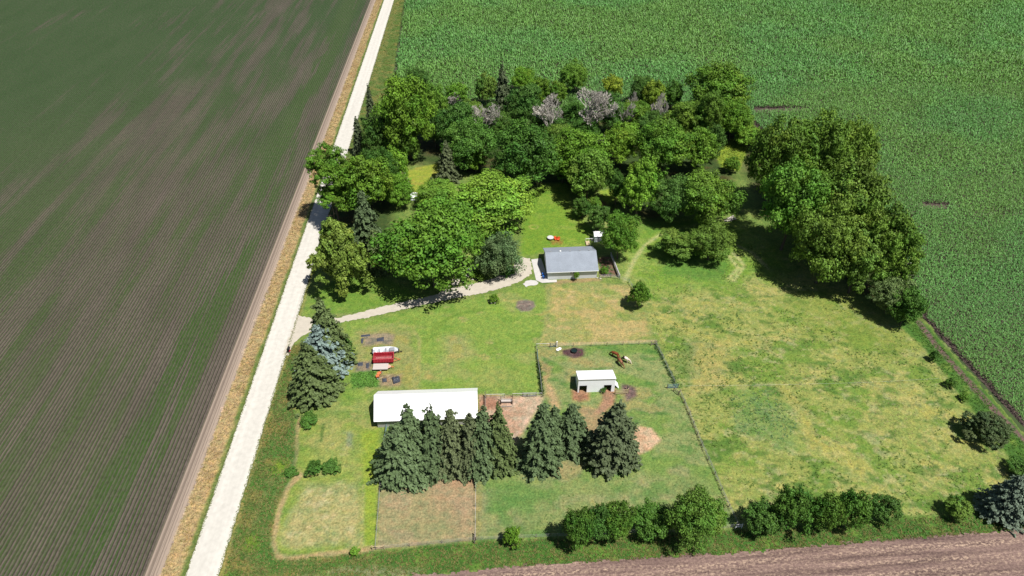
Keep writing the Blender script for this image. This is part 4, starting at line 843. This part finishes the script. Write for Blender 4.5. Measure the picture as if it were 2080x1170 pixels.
a, b = P(1249.5, 802), P(1275, 800); t = empty("timber_fence", (a.x, a.y, 0), math.atan2(b.y-a.y, b.x-a.x), "short three rail timber windbreak beside the shelter doorway", "fence"); Lw = (b-a).length
for z in (.45, .95, 1.45): MB().box(.06, -.06, z-.12, Lw-.06, -.01, z+.12).build("rail", M_WOODL, t)
for x in (0, Lw): MB().box(x-.07, 0, 0, x+.07, .12, 1.75).build("post", M_WOODL, t)
m = MB()
for i in range(5): m.box(Lw+.15, .1+i*.26, 0, Lw+.21, .33+i*.26, 1.5+.12*(i % 3))
m.build("side_board", M_POST, t)

# ------------------------------------------------------------------ fences: posts and wires as parts
POST = {}
def post_mesh(h, r, mtl):
    k = (round(h, 2), round(r, 3), mtl.name)
    if k not in POST:
        m = MB().lathe([(r*1.05, -.05), (r, h*.9), (r*.8, h)], 7); me = bpy.data.meshes.new("post"); me.from_pydata(m.v, [], m.f); me.materials.append(mtl); POST[k] = me
    return POST[k]
def fence(name, px, label, h=1.25, gap=4.5, wires=3, mtl=None, wm=None, r=.06, wr=.012, toprail=None, cat="fence", group=None):
    mtl = mtl or M_POST; wm = wm or M_WIRE; pts = [P(*p) for p in px]; o0 = pts[0]; t = empty(name, o0, 0, label, cat, group); w = MB(); rr = random.Random(len(label))
    top = MB()
    for a, b in zip(pts[:-1], pts[1:]):
        L = (b-a).length; n = max(1, round(L/gap))
        for i in range(n+(b is pts[-1])):
            p = a.lerp(b, i/n)-o0; o = link(bpy.data.objects.new("post", post_mesh(h, r, mtl))); o.parent = t; o.location = (p.x+rr.uniform(-.06,.06), p.y+rr.uniform(-.06,.06), 0); o.rotation_euler = (rr.uniform(-.05,.05), rr.uniform(-.05,.05), rr.uniform(0, 3))
        for k in range(wires):
            z = h*(.35+.6*k/max(1, wires-1)); w.tube(a-o0+Vector((0,0,z)), b-o0+Vector((0,0,z)), wr, n=4)
        if toprail: top.tube(a-o0+Vector((0,0,h)), b-o0+Vector((0,0,h)), toprail, n=5)
    if wires: w.build("wire", wm, t)
    if toprail: top.build("rail", wm, t)
    return t
def gate(px, mtl, label, h=1.3, n=5, mat_dark=None):
    a, b = P(*px[0]), P(*px[1]); L = (b-a).length; t = empty("metal_gate", a, math.atan2(b.y-a.y, b.x-a.x), label, "gate"); m = MB()
    for k in range(n): z = .15+(h-.15)*k/(n-1); m.tube((0,0,z), (L,0,z), .035, n=5)
    for x in (0, L*.5, L): m.tube((x,0,.1), (x,0,h), .035, n=5)
    m.build("gate_frame", mtl, t)
    for x in (-.12, L+.12): MB().tube((x,0,0), (x,0,h+.25), .08).build("post", M_POST, t)
    return t
fence("wire_fence", [(1089,706),(1117,705.5)], "short white railed fence at the shelter paddock corner by the white gate post", toprail=.05, wires=2, wm=M_TAPE, gap=2.5)
fence("wire_fence", [(1129,705),(1200,703.5),(1330,699)], "wire fence between the dry paddock and the shelter paddock", gap=4)
gate([(1118,705.5),(1128,705)], M_GATE, "small grey gate beside the white mineral tubs")
fence("wire_fence", [(1089,708),(1091,716)], "two post stub of fence at the top of the lawn side paddock fence", gap=1.5)
gate([(1091,718),(1093,737)], M_GATE, "teal gate in the lawn side fence of the shelter paddock")
fence("woven_fence", [(1093.5,740),(1097,765),(1101,802)], "overgrown wire fence between mown lawn and shelter paddock", wires=6, gap=3, h=1.3)
fence("rail_fence", [(988,809),(1025,808)], "white railed barnyard fence from barn to hay feeder", toprail=.05, wires=2, wm=M_TAPE, gap=3)
fence("rail_fence", [(1041,807),(1101,806)], "white railed barnyard fence from hay feeder to paddock corner", toprail=.05, wires=2, wm=M_TAPE, gap=3)
gate([(1063,806),(1088,805.5)], M_GREY, "pale tubular gate set in the white barnyard rail")
gate([(986,836),(985.5,806)], M_GATE, "dark green gate closing the gap at the barn end")
gate([(782,893),(786,868)], M_GATE, "grey green gate at the near barn corner")
fence("wire_fence", [(781,897),(775,960),(769,1040),(763,1116)], "wire fence between lawn and bare brown paddock", gap=4, wires=4)
fence("wire_fence", [(764,1117),(965,1098)], "wire fence along the bottom of the bare brown paddock", gap=6, wires=3)
fence("tape_fence", [(967,968),(966,1030),(965.5,1098)], "white tape fence on the east side of the bare brown paddock", gap=3.2, wires=2, wm=M_TAPE, wr=.014, r=.045)
fence("wire_fence", [(967,1098),(1150,1090),(1300,1083),(1499,1072)], "wire fence between hedgerow and shelter paddock", gap=6)
fence("wire_fence", [(1331,699),(1345,726),(1360,758),(1370,778)], "vine covered fence from the post brace to the blue gate", gap=3, wires=5)
fence("wire_fence", [(1381,798),(1400,842),(1425,905),(1452,965),(1480,1030),(1499,1070)], "long diagonal fence dividing shelter paddock from pasture", gap=3, wires=5, h=1.25, r=.075)
gate([(1356,789),(1376,788)], M_GATEB, "blue gate open at the bend of the diagonal fence")
fence("tape_fence", [(1385,786),(1560,784),(1760,779),(1905,771)], "single white electric wire across the pasture", gap=9, wires=1, wm=M_TAPE, h=1.0, r=.03, wr=.011)
vf = [P(1331,701), P(1345,726), P(1360,758), P(1372,782)]
pts = np.concatenate([np.asarray([[a.lerp(b, k).x, a.lerp(b, k).y] for k in np.linspace(0, 1, 16)]) for a, b in zip(vf[:-1], vf[1:])]); pts = np.concatenate([pts+.25*rng.standard_normal(pts.shape) for _ in range(2)])
vl = [P(1093,740), P(1097,765), P(1101,802)]
p2 = np.concatenate([np.asarray([[a.lerp(b, k).x, a.lerp(b, k).y] for k in np.linspace(0, 1, 30)]) for a, b in zip(vl[:-1], vl[1:])]); p2 = np.concatenate([p2+.15*rng.standard_normal(p2.shape) for _ in range(2)])
vd = [P(1381,800), P(1400,842), P(1425,905), P(1480,1030)]
p3 = np.concatenate([np.asarray([[a.lerp(b, k).x, a.lerp(b, k).y] for k in np.linspace(0, 1, 30)]) for a, b in zip(vd[:-1], vd[1:])]); p3 = np.concatenate([p3+.2*rng.standard_normal(p3.shape) for _ in range(2)])
tuft_field("fence_weeds", [(pts, 5, .6, .13, .85, A(112,142,88), .3), (p2, 6, .7, .14, .6, A(96,126,70), .3), (p3, 4, .32, .08, .9, A(150,152,108), .3)], "weeds and vines grown up along the paddock fences", "weeds")
def brace(px, rz, label, mtl=M_WOODL, L=1.9):
    t = empty("fence_brace", P(*px), rz, label, "fence brace")
    for x in (0, L): MB().lathe([(.09,-.05),(.085,1.35),(.07,1.4)], 8).build("post", mtl, t, (x, 0, 0))
    MB().tube((.08,0,1.15), (L-.08,0,1.15), .06).build("rail", mtl, t); MB().tube((.08,.0,.25), (L-.08,0,1.0), .04).build("diagonal_rail", mtl, t); MB().tube((.08,0,.45), (L-.08,0,.45), .05).build("rail", mtl, t)
brace((757,1117), .05, "pale timber brace at the lawn corner of bare paddock", L=2.1); brace((964,1104), math.pi/2, "weathered timber brace at the far corner of bare paddock", M_POST, 1.6)
brace((1493,1073), .05, "white timber brace at the end of the diagonal fence", M_TRIM, 1.2); brace((1322,702), .3, "grey timber brace at the top corner of the shelter paddock", M_POST, 1.5); brace((1378,803), 2.2, "dark timber brace beside the blue gate", M_POST, 1.5)
# near the house: board fence and green wire fence
a, b = P(1240, 520), P(1257.5, 565); t = empty("board_fence", (a.x, a.y, 0), math.atan2(b.y-a.y, b.x-a.x), "weathered grey board fence on the garden side of the house", "fence"); Lw = (b-a).length
M_BOARD = mat("weathered boards", (0.34, 0.33, 0.32), .85, .25, 3)
for z in (.35, .75, 1.15): MB().box(0, -.03, z-.13, Lw, .03, z+.13).build("rail", M_BOARD, t)
MB().box(0, -.10, 1.30, Lw, .10, 1.35).build("rail", M_BOARD, t)
for k in range(6): MB().box(Lw*k/5-.06, .03, 0, Lw*k/5+.06, .15, 1.3).build("post", M_TRIM if k == 5 else M_BOARD, t)
fence("wire_fence", [(1217,566),(1240,565),(1258,568),(1277,575),(1287,590)], "green mesh fence curving from house to small lone tree", h=1.4, gap=2.2, wires=6, mtl=M_GATE)

# ------------------------------------------------------------------ trailers and things in the yard
def wheel(parent, x, y, r=.34, w=.2):
    o = MB().tube((x,y-w/2,r), (x,y+w/2,r), r, n=14).build("wheel", M_TYRE, parent); MB().tube((x,y-w/2-.01,r), (x,y+w/2+.01,r), r*.5, n=10).build("rim", M_TRIM, o)
TZ = math.radians(3)
t = empty("red_trailer", P(759, 741.5), TZ, "open topped red box trailer between white boat and pale deck trailer", "trailer"); X0, X1, Y1, FL, TP = 0, 4.7, 2.3, .75, 1.75
MB().box(X0, 0, FL-.1, X1, Y1, FL).build("floor", mat("dirty red floor", (.20,.03,.035), .9, .5, 3), t)
for nm, bx in (("side_panel", (X0,0,FL,X1,.06,TP)), ("side_panel", (X0,Y1-.06,FL,X1,Y1,TP)), ("end_panel", (X0,.06,FL,X0+.06,Y1-.06,TP)), ("end_panel", (X1-.06,.06,FL,X1,Y1-.06,TP+.1))):
    MB().box(*bx).build(nm, M_REDL if nm == "end_panel" else M_RED, t)
m = MB()
for k in range(7): x = .35+k*.66; m.box(x-.04, -.05, FL-.05, x+.04, -.003, TP+.03)
for k in range(7): x = .35+k*.66; m.box(x-.03, Y1-.11, FL, x+.03, Y1-.063, TP+.03)
m.box(X0-.03, -.06, TP+.03, X1+.03, .09, TP+.09); m.box(X0-.03, Y1-.09, TP+.03, X1+.03, Y1+.05, TP+.09); m.build("stake", M_REDL, t)
m = MB()
for k in range(5): m.box(.5, .45+k*.3, FL+.003, 4.2, .52+k*.3, FL+.05)
m.build("floor_slat", mat("scuffed slats", (.50,.25,.24), .8, .3, 3), t)
m = MB(); m.tube((X1,.5,.55), (X1+1.3,1.15,.5), .06); m.tube((X1,1.8,.55), (X1+1.3,1.15,.5), .06); m.tube((X1+1.3,1.15,.5), (X1+1.6,1.15,.5), .07); m.tube((X1+1.25,1.15,.0), (X1+1.25,1.15,.6), .05); m.build("hitch", M_ORANGE, t)
for x in (1.9, 2.75):
    for y in (-.18, Y1+.18): wheel(t, x, y)
MB().box(-.55, .3, .25, -.06, 2.0, .32).build("tail_ramp", M_TYRE, t)
t = empty("deck_trailer", P(757.5, 755.5), TZ-.02, "small flat trailer with a bleached pale deck below the red trailer", "trailer")
MB().box(0, 0, .72, 3.5, 1.9, .8).build("deck", M_DECK, t); MB().box(.05, .05, .5, 3.45, 1.85, .71).build("frame", M_TYRE, t)
for y in (.2, 1.7): wheel(t, 1.8, y, .28)
m = MB(); m.add([(3.5,.35,.80),(4.15,.75,.78),(4.15,1.15,.78),(3.5,1.55,.80),(3.5,.35,.66),(4.15,.75,.66),(4.15,1.15,.66),(3.5,1.55,.66)], [(0,1,2,3),(7,6,5,4),(0,4,5,1),(1,5,6,2),(2,6,7,3),(3,7,4,0)]); m.build("nose_plate", mat("faded pink steel", (.55,.32,.25), .6, .1), t)
m = MB(); m.tube((4.1,.95,.7), (4.9,.95,.6), .06); m.tube((4.4,.6,.62), (4.4,1.3,.62), .05); m.tube((4.7,.95,0), (4.7,.95,.6), .05); m.build("hitch", M_ORANGE, t)
# boat on its trailer
t = empty("boat", P(759, 720), TZ+.05, "white open boat with grey fittings on a trailer beside the red trailer", "boat"); 
def hull(y, z): return None
xs = [0, 1.5, 3.0, 4.2, 5.0, 5.6, 6.0]; wd = [.95, 1.0, 1.0, .92, .7, .38, .05]; vs, fs = [], []
for x, w in zip(xs, wd):
    for (a, z) in ((-w, 1.35), (-w*.8, .85), (0, .65), (w*.8, .85), (w, 1.35)): vs.append((x, a, z))
n = 5
for k in range(len(xs)-1):
    for j in range(n-1): fs.append((k*n+j, k*n+j+1, (k+1)*n+j+1, (k+1)*n+j))
fs.append((4,3,2,1,0)); m = MB(); m.add(vs, fs); m.build("hull", M_WHITE, t)
m = MB(); vs = []; fs = []
for x, w in zip(xs, wd): vs += [(x,-w*.80,1.0),(x,w*.80,1.0)]
for k in range(len(xs)-1): fs.append((2*k,2*k+2,2*k+3,2*k+1))
m.add(vs, fs); m.build("deck", mat("worn grey white deck", (.36,.37,.39), .7, .6, 1.5), t)
m = MB(); m.box(3.9,-.55,1.01,5.0,.55,1.42); m.build("bow_cover", M_GREY, t)
for x in (.8, 1.9, 3.0): MB().box(x-.16,-.7,1.01,x+.16,.7,1.25).build("seat", M_WHITE if x < 2.5 else M_GREY, t)
m = MB(); m.box(-.35,-.22,.7,-.02,.22,1.6); m.box(-.28,-.08,.2,-.1,.08,.7); m.build("outboard_motor", M_TYRE, t)
m = MB(); m.tube((.3,-.7,.45),(5.2,-.35,.45),.06); m.tube((.3,.7,.45),(5.2,.35,.45),.06); m.tube((5.2,-.35,.45),(6.9,0,.45),.06); m.tube((5.2,.35,.45),(6.9,0,.45),.06); m.box(5.9,-.15,.45,6.1,.15,1.3); m.tube((6.6,0,0),(6.6,0,.6),.05); m.build("trailer_frame", M_TYRE, t)
for y in (-.85, .85): wheel(t, 1.7, y, .3)
# plastic sheets and clutter
def sheet(px, label, hgt, seed, mtl=M_TARP):
    c = P(sum(a for a, b in px)/len(px), sum(b for a, b in px)/len(px)); pts = [P(*p)-c for p in px]; r = random.Random(seed); vs = [(0,0,hgt)]; n = 0
    for ring, k in ((.55, .95), (.85, .6), (1.0, 0.0)):
        for i, p in enumerate(pts):
            q = pts[(i+1) % len(pts)]
            for f_ in (0, .33, .66): e = p.lerp(q, f_)*ring*r.uniform(.93,1.05); vs.append((e.x, e.y, max(.04, hgt*k*r.uniform(.6,1.3)+.05)))
    n = len(pts)*3; fs = [(0, 1+i, 1+(i+1) % n) for i in range(n)]
    for k in range(2): fs += [(1+k*n+i, 1+(k+1)*n+i, 1+(k+1)*n+(i+1) % n, 1+k*n+(i+1) % n) for i in range(n)]
    o = MB().add(vs, fs).build("plastic_sheet", mtl, None, c); tag(o, label, "tarp", "black plastic sheets in the garden"); return o
sheet([(795,768),(812,765),(813,776),(799,781)], "dark blue black sheet draped over a heap at the garden end", .7, 1); sheet([(776,770),(785,768),(786,776),(777,777)], "small dark sheet beside the garden vegetables", .3, 2)
sheet([(726,737),(737,736),(737,743),(727,744)], "small flat black sheet by the corner of the vegetables", .06, 3); sheet([(743,738),(750,737),(749,748),(744,749)], "narrow flat black sheet behind the pale deck trailer", .06, 4)
sheet([(733,688),(739,687),(737,698),(733,698)], "upright strip of black sheet at the old garden edge", .06, 5); sheet([(764,688),(780,684),(780,693),(766,694)], "larger flat black sheet just above the boat", .06, 6)
sheet([(733,681),(752,679),(752,683),(733,685)], "long torn black strip along the top of old garden", .05, 7)
t = empty("garden_tiller", P(764, 768), .2, "small orange garden tiller among the vegetables", "tiller"); MB().box(0,-.3,.35,.8,.3,.8).build("engine_cover", M_ORANGE, t, bevel=.06); MB().tube((-.1,-.2,.6),(-1.1,-.3,1.0),.03).build("handle", M_TYRE, t); MB().tube((-.1,.2,.6),(-1.1,.3,1.0),.03).build("handle", M_TYRE, t); wheel(t, .4, -.42, .25, .14); wheel(t, .4, .42, .25, .14)
t = empty("wheelbarrow", P(771, 762), .9, "orange wheelbarrow tipped beside the pale deck trailer", "wheelbarrow"); MB().lathe([(.25,.3),(.5,.7),(.5,.72),(.26,.34)], 8, sx=1.3).build("tray", M_ORANGE, t); MB().tube((.3,.2,.4),(-1,.3,.6),.03).build("handle", M_WOODL, t); MB().tube((.3,-.2,.4),(-1,-.3,.6),.03).build("handle", M_WOODL, t); wheel(t, .75, 0, .2, .1)
# mailbox
t = empty("mailbox", P(588, 716), RAZ, "dark mailbox on a post at the road edge", "mailbox"); MB().box(-.06,-.06,0,.06,.06,1.05).build("post", M_POST, t); m = MB(); m.box(-.28,-.5,1.05,.28,.5,1.35); m.tube((0,-.5,1.35),(0,.5,1.35),.28,n=12); m.build("box", M_TYRE, t); MB().box(.285,.1,1.3,.31,.16,1.6).build("flag", M_RED, t); MB().box(-.3,-.3,.55,.3,.3,.62).build("paper_tray", M_RED, t)
# back lawn: table, red chairs
t = empty("garden_table", P(1118, 486), 0, "round grey table on the back lawn beside the red chairs", "table"); MB().lathe([(.95,.68),(.98,.70),(.95,.74)], 20).build("tabletop", mat("pale grey table", (.45,.45,.44), .6, .1), t); MB().tube((0,0,0),(0,0,.68),.09).build("leg", M_GREY, t); MB().lathe([(.4,.0),(.35,.05)], 12).build("base", M_GREY, t)
def chair(px, rz, label):
    t = empty("garden_chair", P(*px), rz, label, "chair", "red chairs on the back lawn"); mr = M_CHAIR
    MB().box(-.3,-.3,.32,.3,.3,.38).build("seat", mr, t); m = MB()
    for k in range(5): x = -.28+k*.125; m.add([(x,.28,.38),(x+.1,.28,.38),(x+.1,.33,.38),(x,.33,.38),(x,.55,1.05),(x+.1,.55,1.05),(x+.1,.6,1.05),(x,.6,1.05)], [(0,3,2,1),(4,5,6,7),(0,1,5,4),(1,2,6,5),(2,3,7,6),(3,0,4,7)])
    m.build("backrest", mr, t)
    for x in (-.38, .3): MB().box(x,-.35,.58,x+.1,.35,.63).build("armrest", mr, t)
    for x in (-.36, .3):
        for y in (-.3, .22): MB().box(x,y,0,x+.06,y+.08,.58).build("leg", mr, t)
M_CHAIR = mat("red orange plastic", (.62,.09,.03), .5, .08)
chair((1128.5,487.5), .6, "red orange lawn chair nearest the grey table"); chair((1134,488.5), -.5, "red orange lawn chair farther from the grey table"); chair((1131.5,485), 3.0, "red orange lawn chair at the back of the three")
# coop, poles, stones, log heap
c = P(834.5, 408); t = empty("chicken_coop", (c.x, c.y, 0), HZ, "small white coop with two dark roof windows in the clearing", "coop"); MB().box(0,0,.15,2.0,2.0,1.25).build("wall", M_WHITE, t)
r_ = MB(); roof_slab(r_, -.1, 2.1, -.15, 1.22, 2.15, 1.75, .08); rr_ = r_.build("roof", M_ROOFW, t)
for x in (.25, 1.15): m = MB(); m.add([(x,1.2,1.545),(x+.6,1.2,1.545),(x+.6,1.95,1.72),(x,1.95,1.72)], [(0,1,2,3)]); m.v = [(a,b,z+.03) for a,b,z in m.v]; m.build("roof_window", M_GREY, rr_)
for x in (.1, 1.9):
    for y in (.1, 1.9): MB().box(x-.06,y-.06,0,x+.06,y+.06,.15).build("leg", M_POST, t)
m = MB(); pp = [P(835, 385), P(833, 370), P(831, 358)]; m.tube((0,0,0), (-.3,.1,2.2), .07, .06); m.tube((-.3,.1,2.2), (-1.0,.4,4.2), .06, .05); m.tube((-1.0,.4,4.2), (-1.4,.5,5.6), .05, .03)
tag(m.build("leaning_pole", M_TRIM, None, P(833, 380)), "thin white bent pole at the edge of the sunny clearing", "pole")
def stones(px, n, spread, size, label, name="stone_pile", mtl=M_STONE, seed=1):
    r = random.Random(seed); bm = bmesh.new()
    for k in range(n):
        b2 = bmesh.ops.create_icosphere(bm, subdivisions=1, radius=size*r.uniform(.6,1.3), matrix=Matrix.Translation((r.gauss(0,spread), r.gauss(0,spread*.7), size*.4+r.uniform(0,.25)*size*(n > 6))) @ Matrix.Diagonal((1, r.uniform(.6,1), r.uniform(.5,.8), 1)))
        for v in b2["verts"]: v.co += Vector((r.uniform(-1,1), r.uniform(-1,1), r.uniform(-1,1)))*size*.18
    me = bpy.data.meshes.new(name); bm.to_mesh(me); bm.free(); me.materials.append(mtl); o = link(bpy.data.objects.new(name, me)); o.location = P(*px); tag(o, label, "stones"); return o
stones((998, 613), 14, .7, .28, "heap of pale rubble beside the driveway lawn bush", seed=3)
stones((962, 568), 7, .6, .2, "few garden stones in the grass triangle", seed=4); o = stones((943, 576), 1, 0, .55, "single pale boulder in the grass triangle", "boulder", seed=5)
stones((927, 569), 8, .7, .25, "pale edging stones along the shaded path", seed=6)
r = random.Random(4); t = empty("log_pile", P(1481, 446), .3, "pale heap of cut logs in shade beside the grove", "logs")
for k in range(14): MB().tube((-1.1,0,0),(1.1,0,0),.16,.14,8).build("log", M_DEAD if k % 3 else M_STONE, t, (r.uniform(-1.2,1.2), r.uniform(-.9,.9), .16+.18*(k//5)), r.uniform(-.7,.7))
# under the maple: low pale trailer
a, b = P(943, 558), P(958, 546); t = empty("flat_trailer", (a.x, a.y, 0), math.atan2(b.y-a.y, b.x-a.x), "low dark flat trailer with pale rails in the maple shade", "trailer"); L_ = (b-a).length
MB().box(0, .1, .55, L_, 1.7, .65).build("deck", M_TYRE, t)
for y in (0, 1.7): MB().box(-.1, y, .5, L_+.1, y+.1, .8).build("side_rail", M_TRIM, t)
for y in (.0, 1.8): wheel(t, L_*.45, y, .3)
MB().tube((L_,.9,.5), (L_+1.0,.9,.45), .06).build("hitch", M_GREY, t)
# paddock things
t = empty("water_tub", P(1166, 715), 0, "round black water tub on bare trampled soil", "tub"); MB().lathe([(.62,0),(.75,.58),(.78,.62),(.70,.62),(.6,.15)], 20).build("tub_body", M_TYRE, t); MB().lathe([(.66,.45),(.65,.46)], 20).build("water", mat("still water", (.01,.02,.02), .05, 0), t)
for k, (px, l) in enumerate([((1133,712), "low white mineral tub lying by the small grey gate"), ((1137,710), "second white tub, touching the first by the small gate")]):
    t = empty("mineral_tub", P(*px), 0, l, "tub", "white tubs by the gate"); MB().lathe([(.3,0),(.4,.3),(.42,.33),(.36,.33),(.3,.2)], 14).build("tub_body", M_TRIM, t)
t = empty("white_post", P(1131, 705), 0, "white gate post beside the small grey gate", "post"); MB().box(-.09,-.09,0,.09,.09,1.7).build("shaft", M_TRIM, t); MB().box(-.14,-.14,1.7,.14,.14,1.78).build("cap", M_TRIM, t)
t = empty("hay_feeder", P(1018, 818), .02, "timber hay feeder with dark end frames in the barnyard", "feeder"); MB().box(0,-.35,.45,2.4,.35,.6).build("trough", M_DECK, t); MB().box(0,-.4,.6,2.4,-.34,.85).build("side_board", M_DECK, t); MB().box(0,.34,.6,2.4,.4,.85).build("side_board", M_DECK, t)
for x in (-.12, 2.4):
    m = MB(); m.box(x,-.6,0,x+.12,-.45,1.5); m.box(x,.45,0,x+.12,.6,1.5); m.box(x,-.45,1.2,x+.12,.45,1.35); m.box(x,-.45,.3,x+.12,.45,.44); m.build("end_frame", mat("dark timber", (.06,.04,.03), .9), t)
m = MB(); m.box(0,-1.3,.2,2.4,-1.22,.32); m.build("ground_rail", M_DECK, t)

# ------------------------------------------------------------------ horses
def horse_mat(name, c1, c2, split):
    m = bpy.data.materials.new(name); m.use_nodes = True; t = m.node_tree; b = t.nodes["Principled BSDF"]; L = t.links.new; b.inputs["Roughness"].default_value = .5; b.inputs["Specular IOR Level"].default_value = .25
    tc = t.nodes.new("ShaderNodeTexCoord"); s = t.nodes.new("ShaderNodeSeparateXYZ"); n = t.nodes.new("ShaderNodeTexNoise"); n.inputs["Scale"].default_value = 2.2
    a = t.nodes.new("ShaderNodeMath"); a.operation = 'MULTIPLY_ADD'; a.inputs[1].default_value = .7; r = t.nodes.new("ShaderNodeMapRange"); r.inputs[1].default_value = split+.30; r.inputs[2].default_value = split+.42
    x = t.nodes.new("ShaderNodeMix"); x.data_type = 'RGBA'; x.inputs[6].default_value = (*c1, 1); x.inputs[7].default_value = (*c2, 1)
    L(tc.outputs["Object"], s.inputs[0]); L(tc.outputs["Object"], n.inputs[0]); L(n.outputs[0], a.inputs[0]); L(s.outputs[0], a.inputs[2]); L(a.outputs[0], r.inputs[0]); L(r.outputs[0], x.inputs[0]); L(x.outputs[2], b.inputs["Base Color"]); return m
def horse(px, rz, mtl, hair, label, graze=True, turn=0.0):
    """body grown along a skeleton: trunk, neck, head, jointed legs; head towards +x"""
    vs, es, rs = [], [], []
    def chain(start, pts):
        prev = start
        for p, r_ in pts:
            vs.append(p); rs.append(r_); k = len(vs)-1
            if prev is not None: es.append((prev, k))
            prev = k
        return prev
    chain(None, [((0,0,1.18),(.30,.34))])
    chest = chain(0, [((.42,0,1.17),(.27,.33)), ((.68,0,1.2),(.22,.28))]); rump = chain(0, [((-.42,0,1.2),(.29,.31)), ((-.68,0,1.2),(.23,.25))])
    if graze: hd = chain(chest, [((.95,turn*.3,1.10),(.15,.20)), ((1.2,turn*.7,.78),(.11,.16)), ((1.36,turn,.52),(.10,.12)), ((1.48,turn*1.15,.30),(.085,.095)), ((1.54,turn*1.25,.13),(.065,.06))])
    else: hd = chain(chest, [((.95,turn*.3,1.45),(.14,.20)), ((1.12,turn*.7,1.72),(.11,.14)), ((1.34,turn,1.68),(.10,.12)), ((1.60,turn*1.2,1.50),(.07,.07))])
    ear = len(vs)-3
    for y in (-.17, .17): chain(chest, [((.66,y,.98),(.13,.14)), ((.68,y,.62),(.075,.075)), ((.68,y,.34),(.05,.05)), ((.68,y,.10),(.045,.045)), ((.73,y,.03),(.06,.05))])
    for y in (-.18, .18): chain(rump, [((-.60,y,.95),(.17,.17)), ((-.52,y,.72),(.12,.12)), ((-.74,y,.50),(.065,.065)), ((-.70,y,.26),(.05,.05)), ((-.69,y,.09),(.045,.045)), ((-.63,y,.03),(.06,.05))])
    for s in (-1, 1): chain(ear, [((vs[ear][0]-.02, vs[ear][1]+s*.07, vs[ear][2]+.16),(.025,.03))])
    me = bpy.data.meshes.new("body"); me.from_pydata(vs, es, []); t = bpy.data.objects.new("tmp_body", me); link(t)
    mod = t.modifiers.new("skin", 'SKIN'); sk = me.skin_vertices[0].data
    for k, r_ in enumerate(rs): sk[k].radius = (r_[0]*1.18, r_[1]*1.14); sk[k].use_root = (k == 0)
    mod.branch_smoothing = .5; sb = t.modifiers.new("sub", 'SUBSURF'); sb.levels = 2; sb.render_levels = 2
    dg = bpy.context.evaluated_depsgraph_get(); body = bpy.data.meshes.new_from_object(t.evaluated_get(dg)); bpy.data.objects.remove(t)
    body.materials.clear(); body.materials.append(mtl)
    for p in body.polygons: p.use_smooth = True
    T = empty("horse", P(*px), rz, label, "horse", "horses grazing behind the shelter"); T.scale = (1.12,1.12,1.12)
    b = link(bpy.data.objects.new("body", body)); b.parent = T
    m = MB(); m.tube((-.90,0,1.22),(-1.02,0,.9),.05,.08); m.tube((-1.02,0,.9),(-1.0,0,.45),.08,.03); m.build("tail", hair, T)
    m = MB(); a = Vector((.80,turn*.1,1.44)) if graze else Vector((.85,0,1.62)); q = Vector((1.22,turn*.75,.98)) if graze else Vector((1.12,turn*.7,1.9))
    m.tube(a, q, .04, .06); m.tube(a-Vector((0,.06,.1)), q-Vector((.02,.05,.1)), .06, .05); m.build("mane", hair, T)
CH = (.17,.05,.018); BK = (.02,.013,.01)
horse((1250,726), 2.5, horse_mat("chestnut coat", CH, (.30,.09,.03), 9), mat("chestnut hair", (.22,.07,.03), .7), "plain chestnut horse standing apart behind the other two")
horse((1258.5,740), -1.15, horse_mat("red coat", (.18,.06,.028), (.22,.10,.05), 0), mat("dark hair", (.10,.04,.02), .7), "chestnut horse facing away from the others, nearest the shelter", True, .2)
horse((1268,735), -.45, horse_mat("pinto coat", BK, (.62,.52,.44), .0), mat("pale hair", (.5,.4,.3), .7), "black and cream pinto horse touching the chestnut one")
print("trees", counter[0], "objects", len(scene.objects))
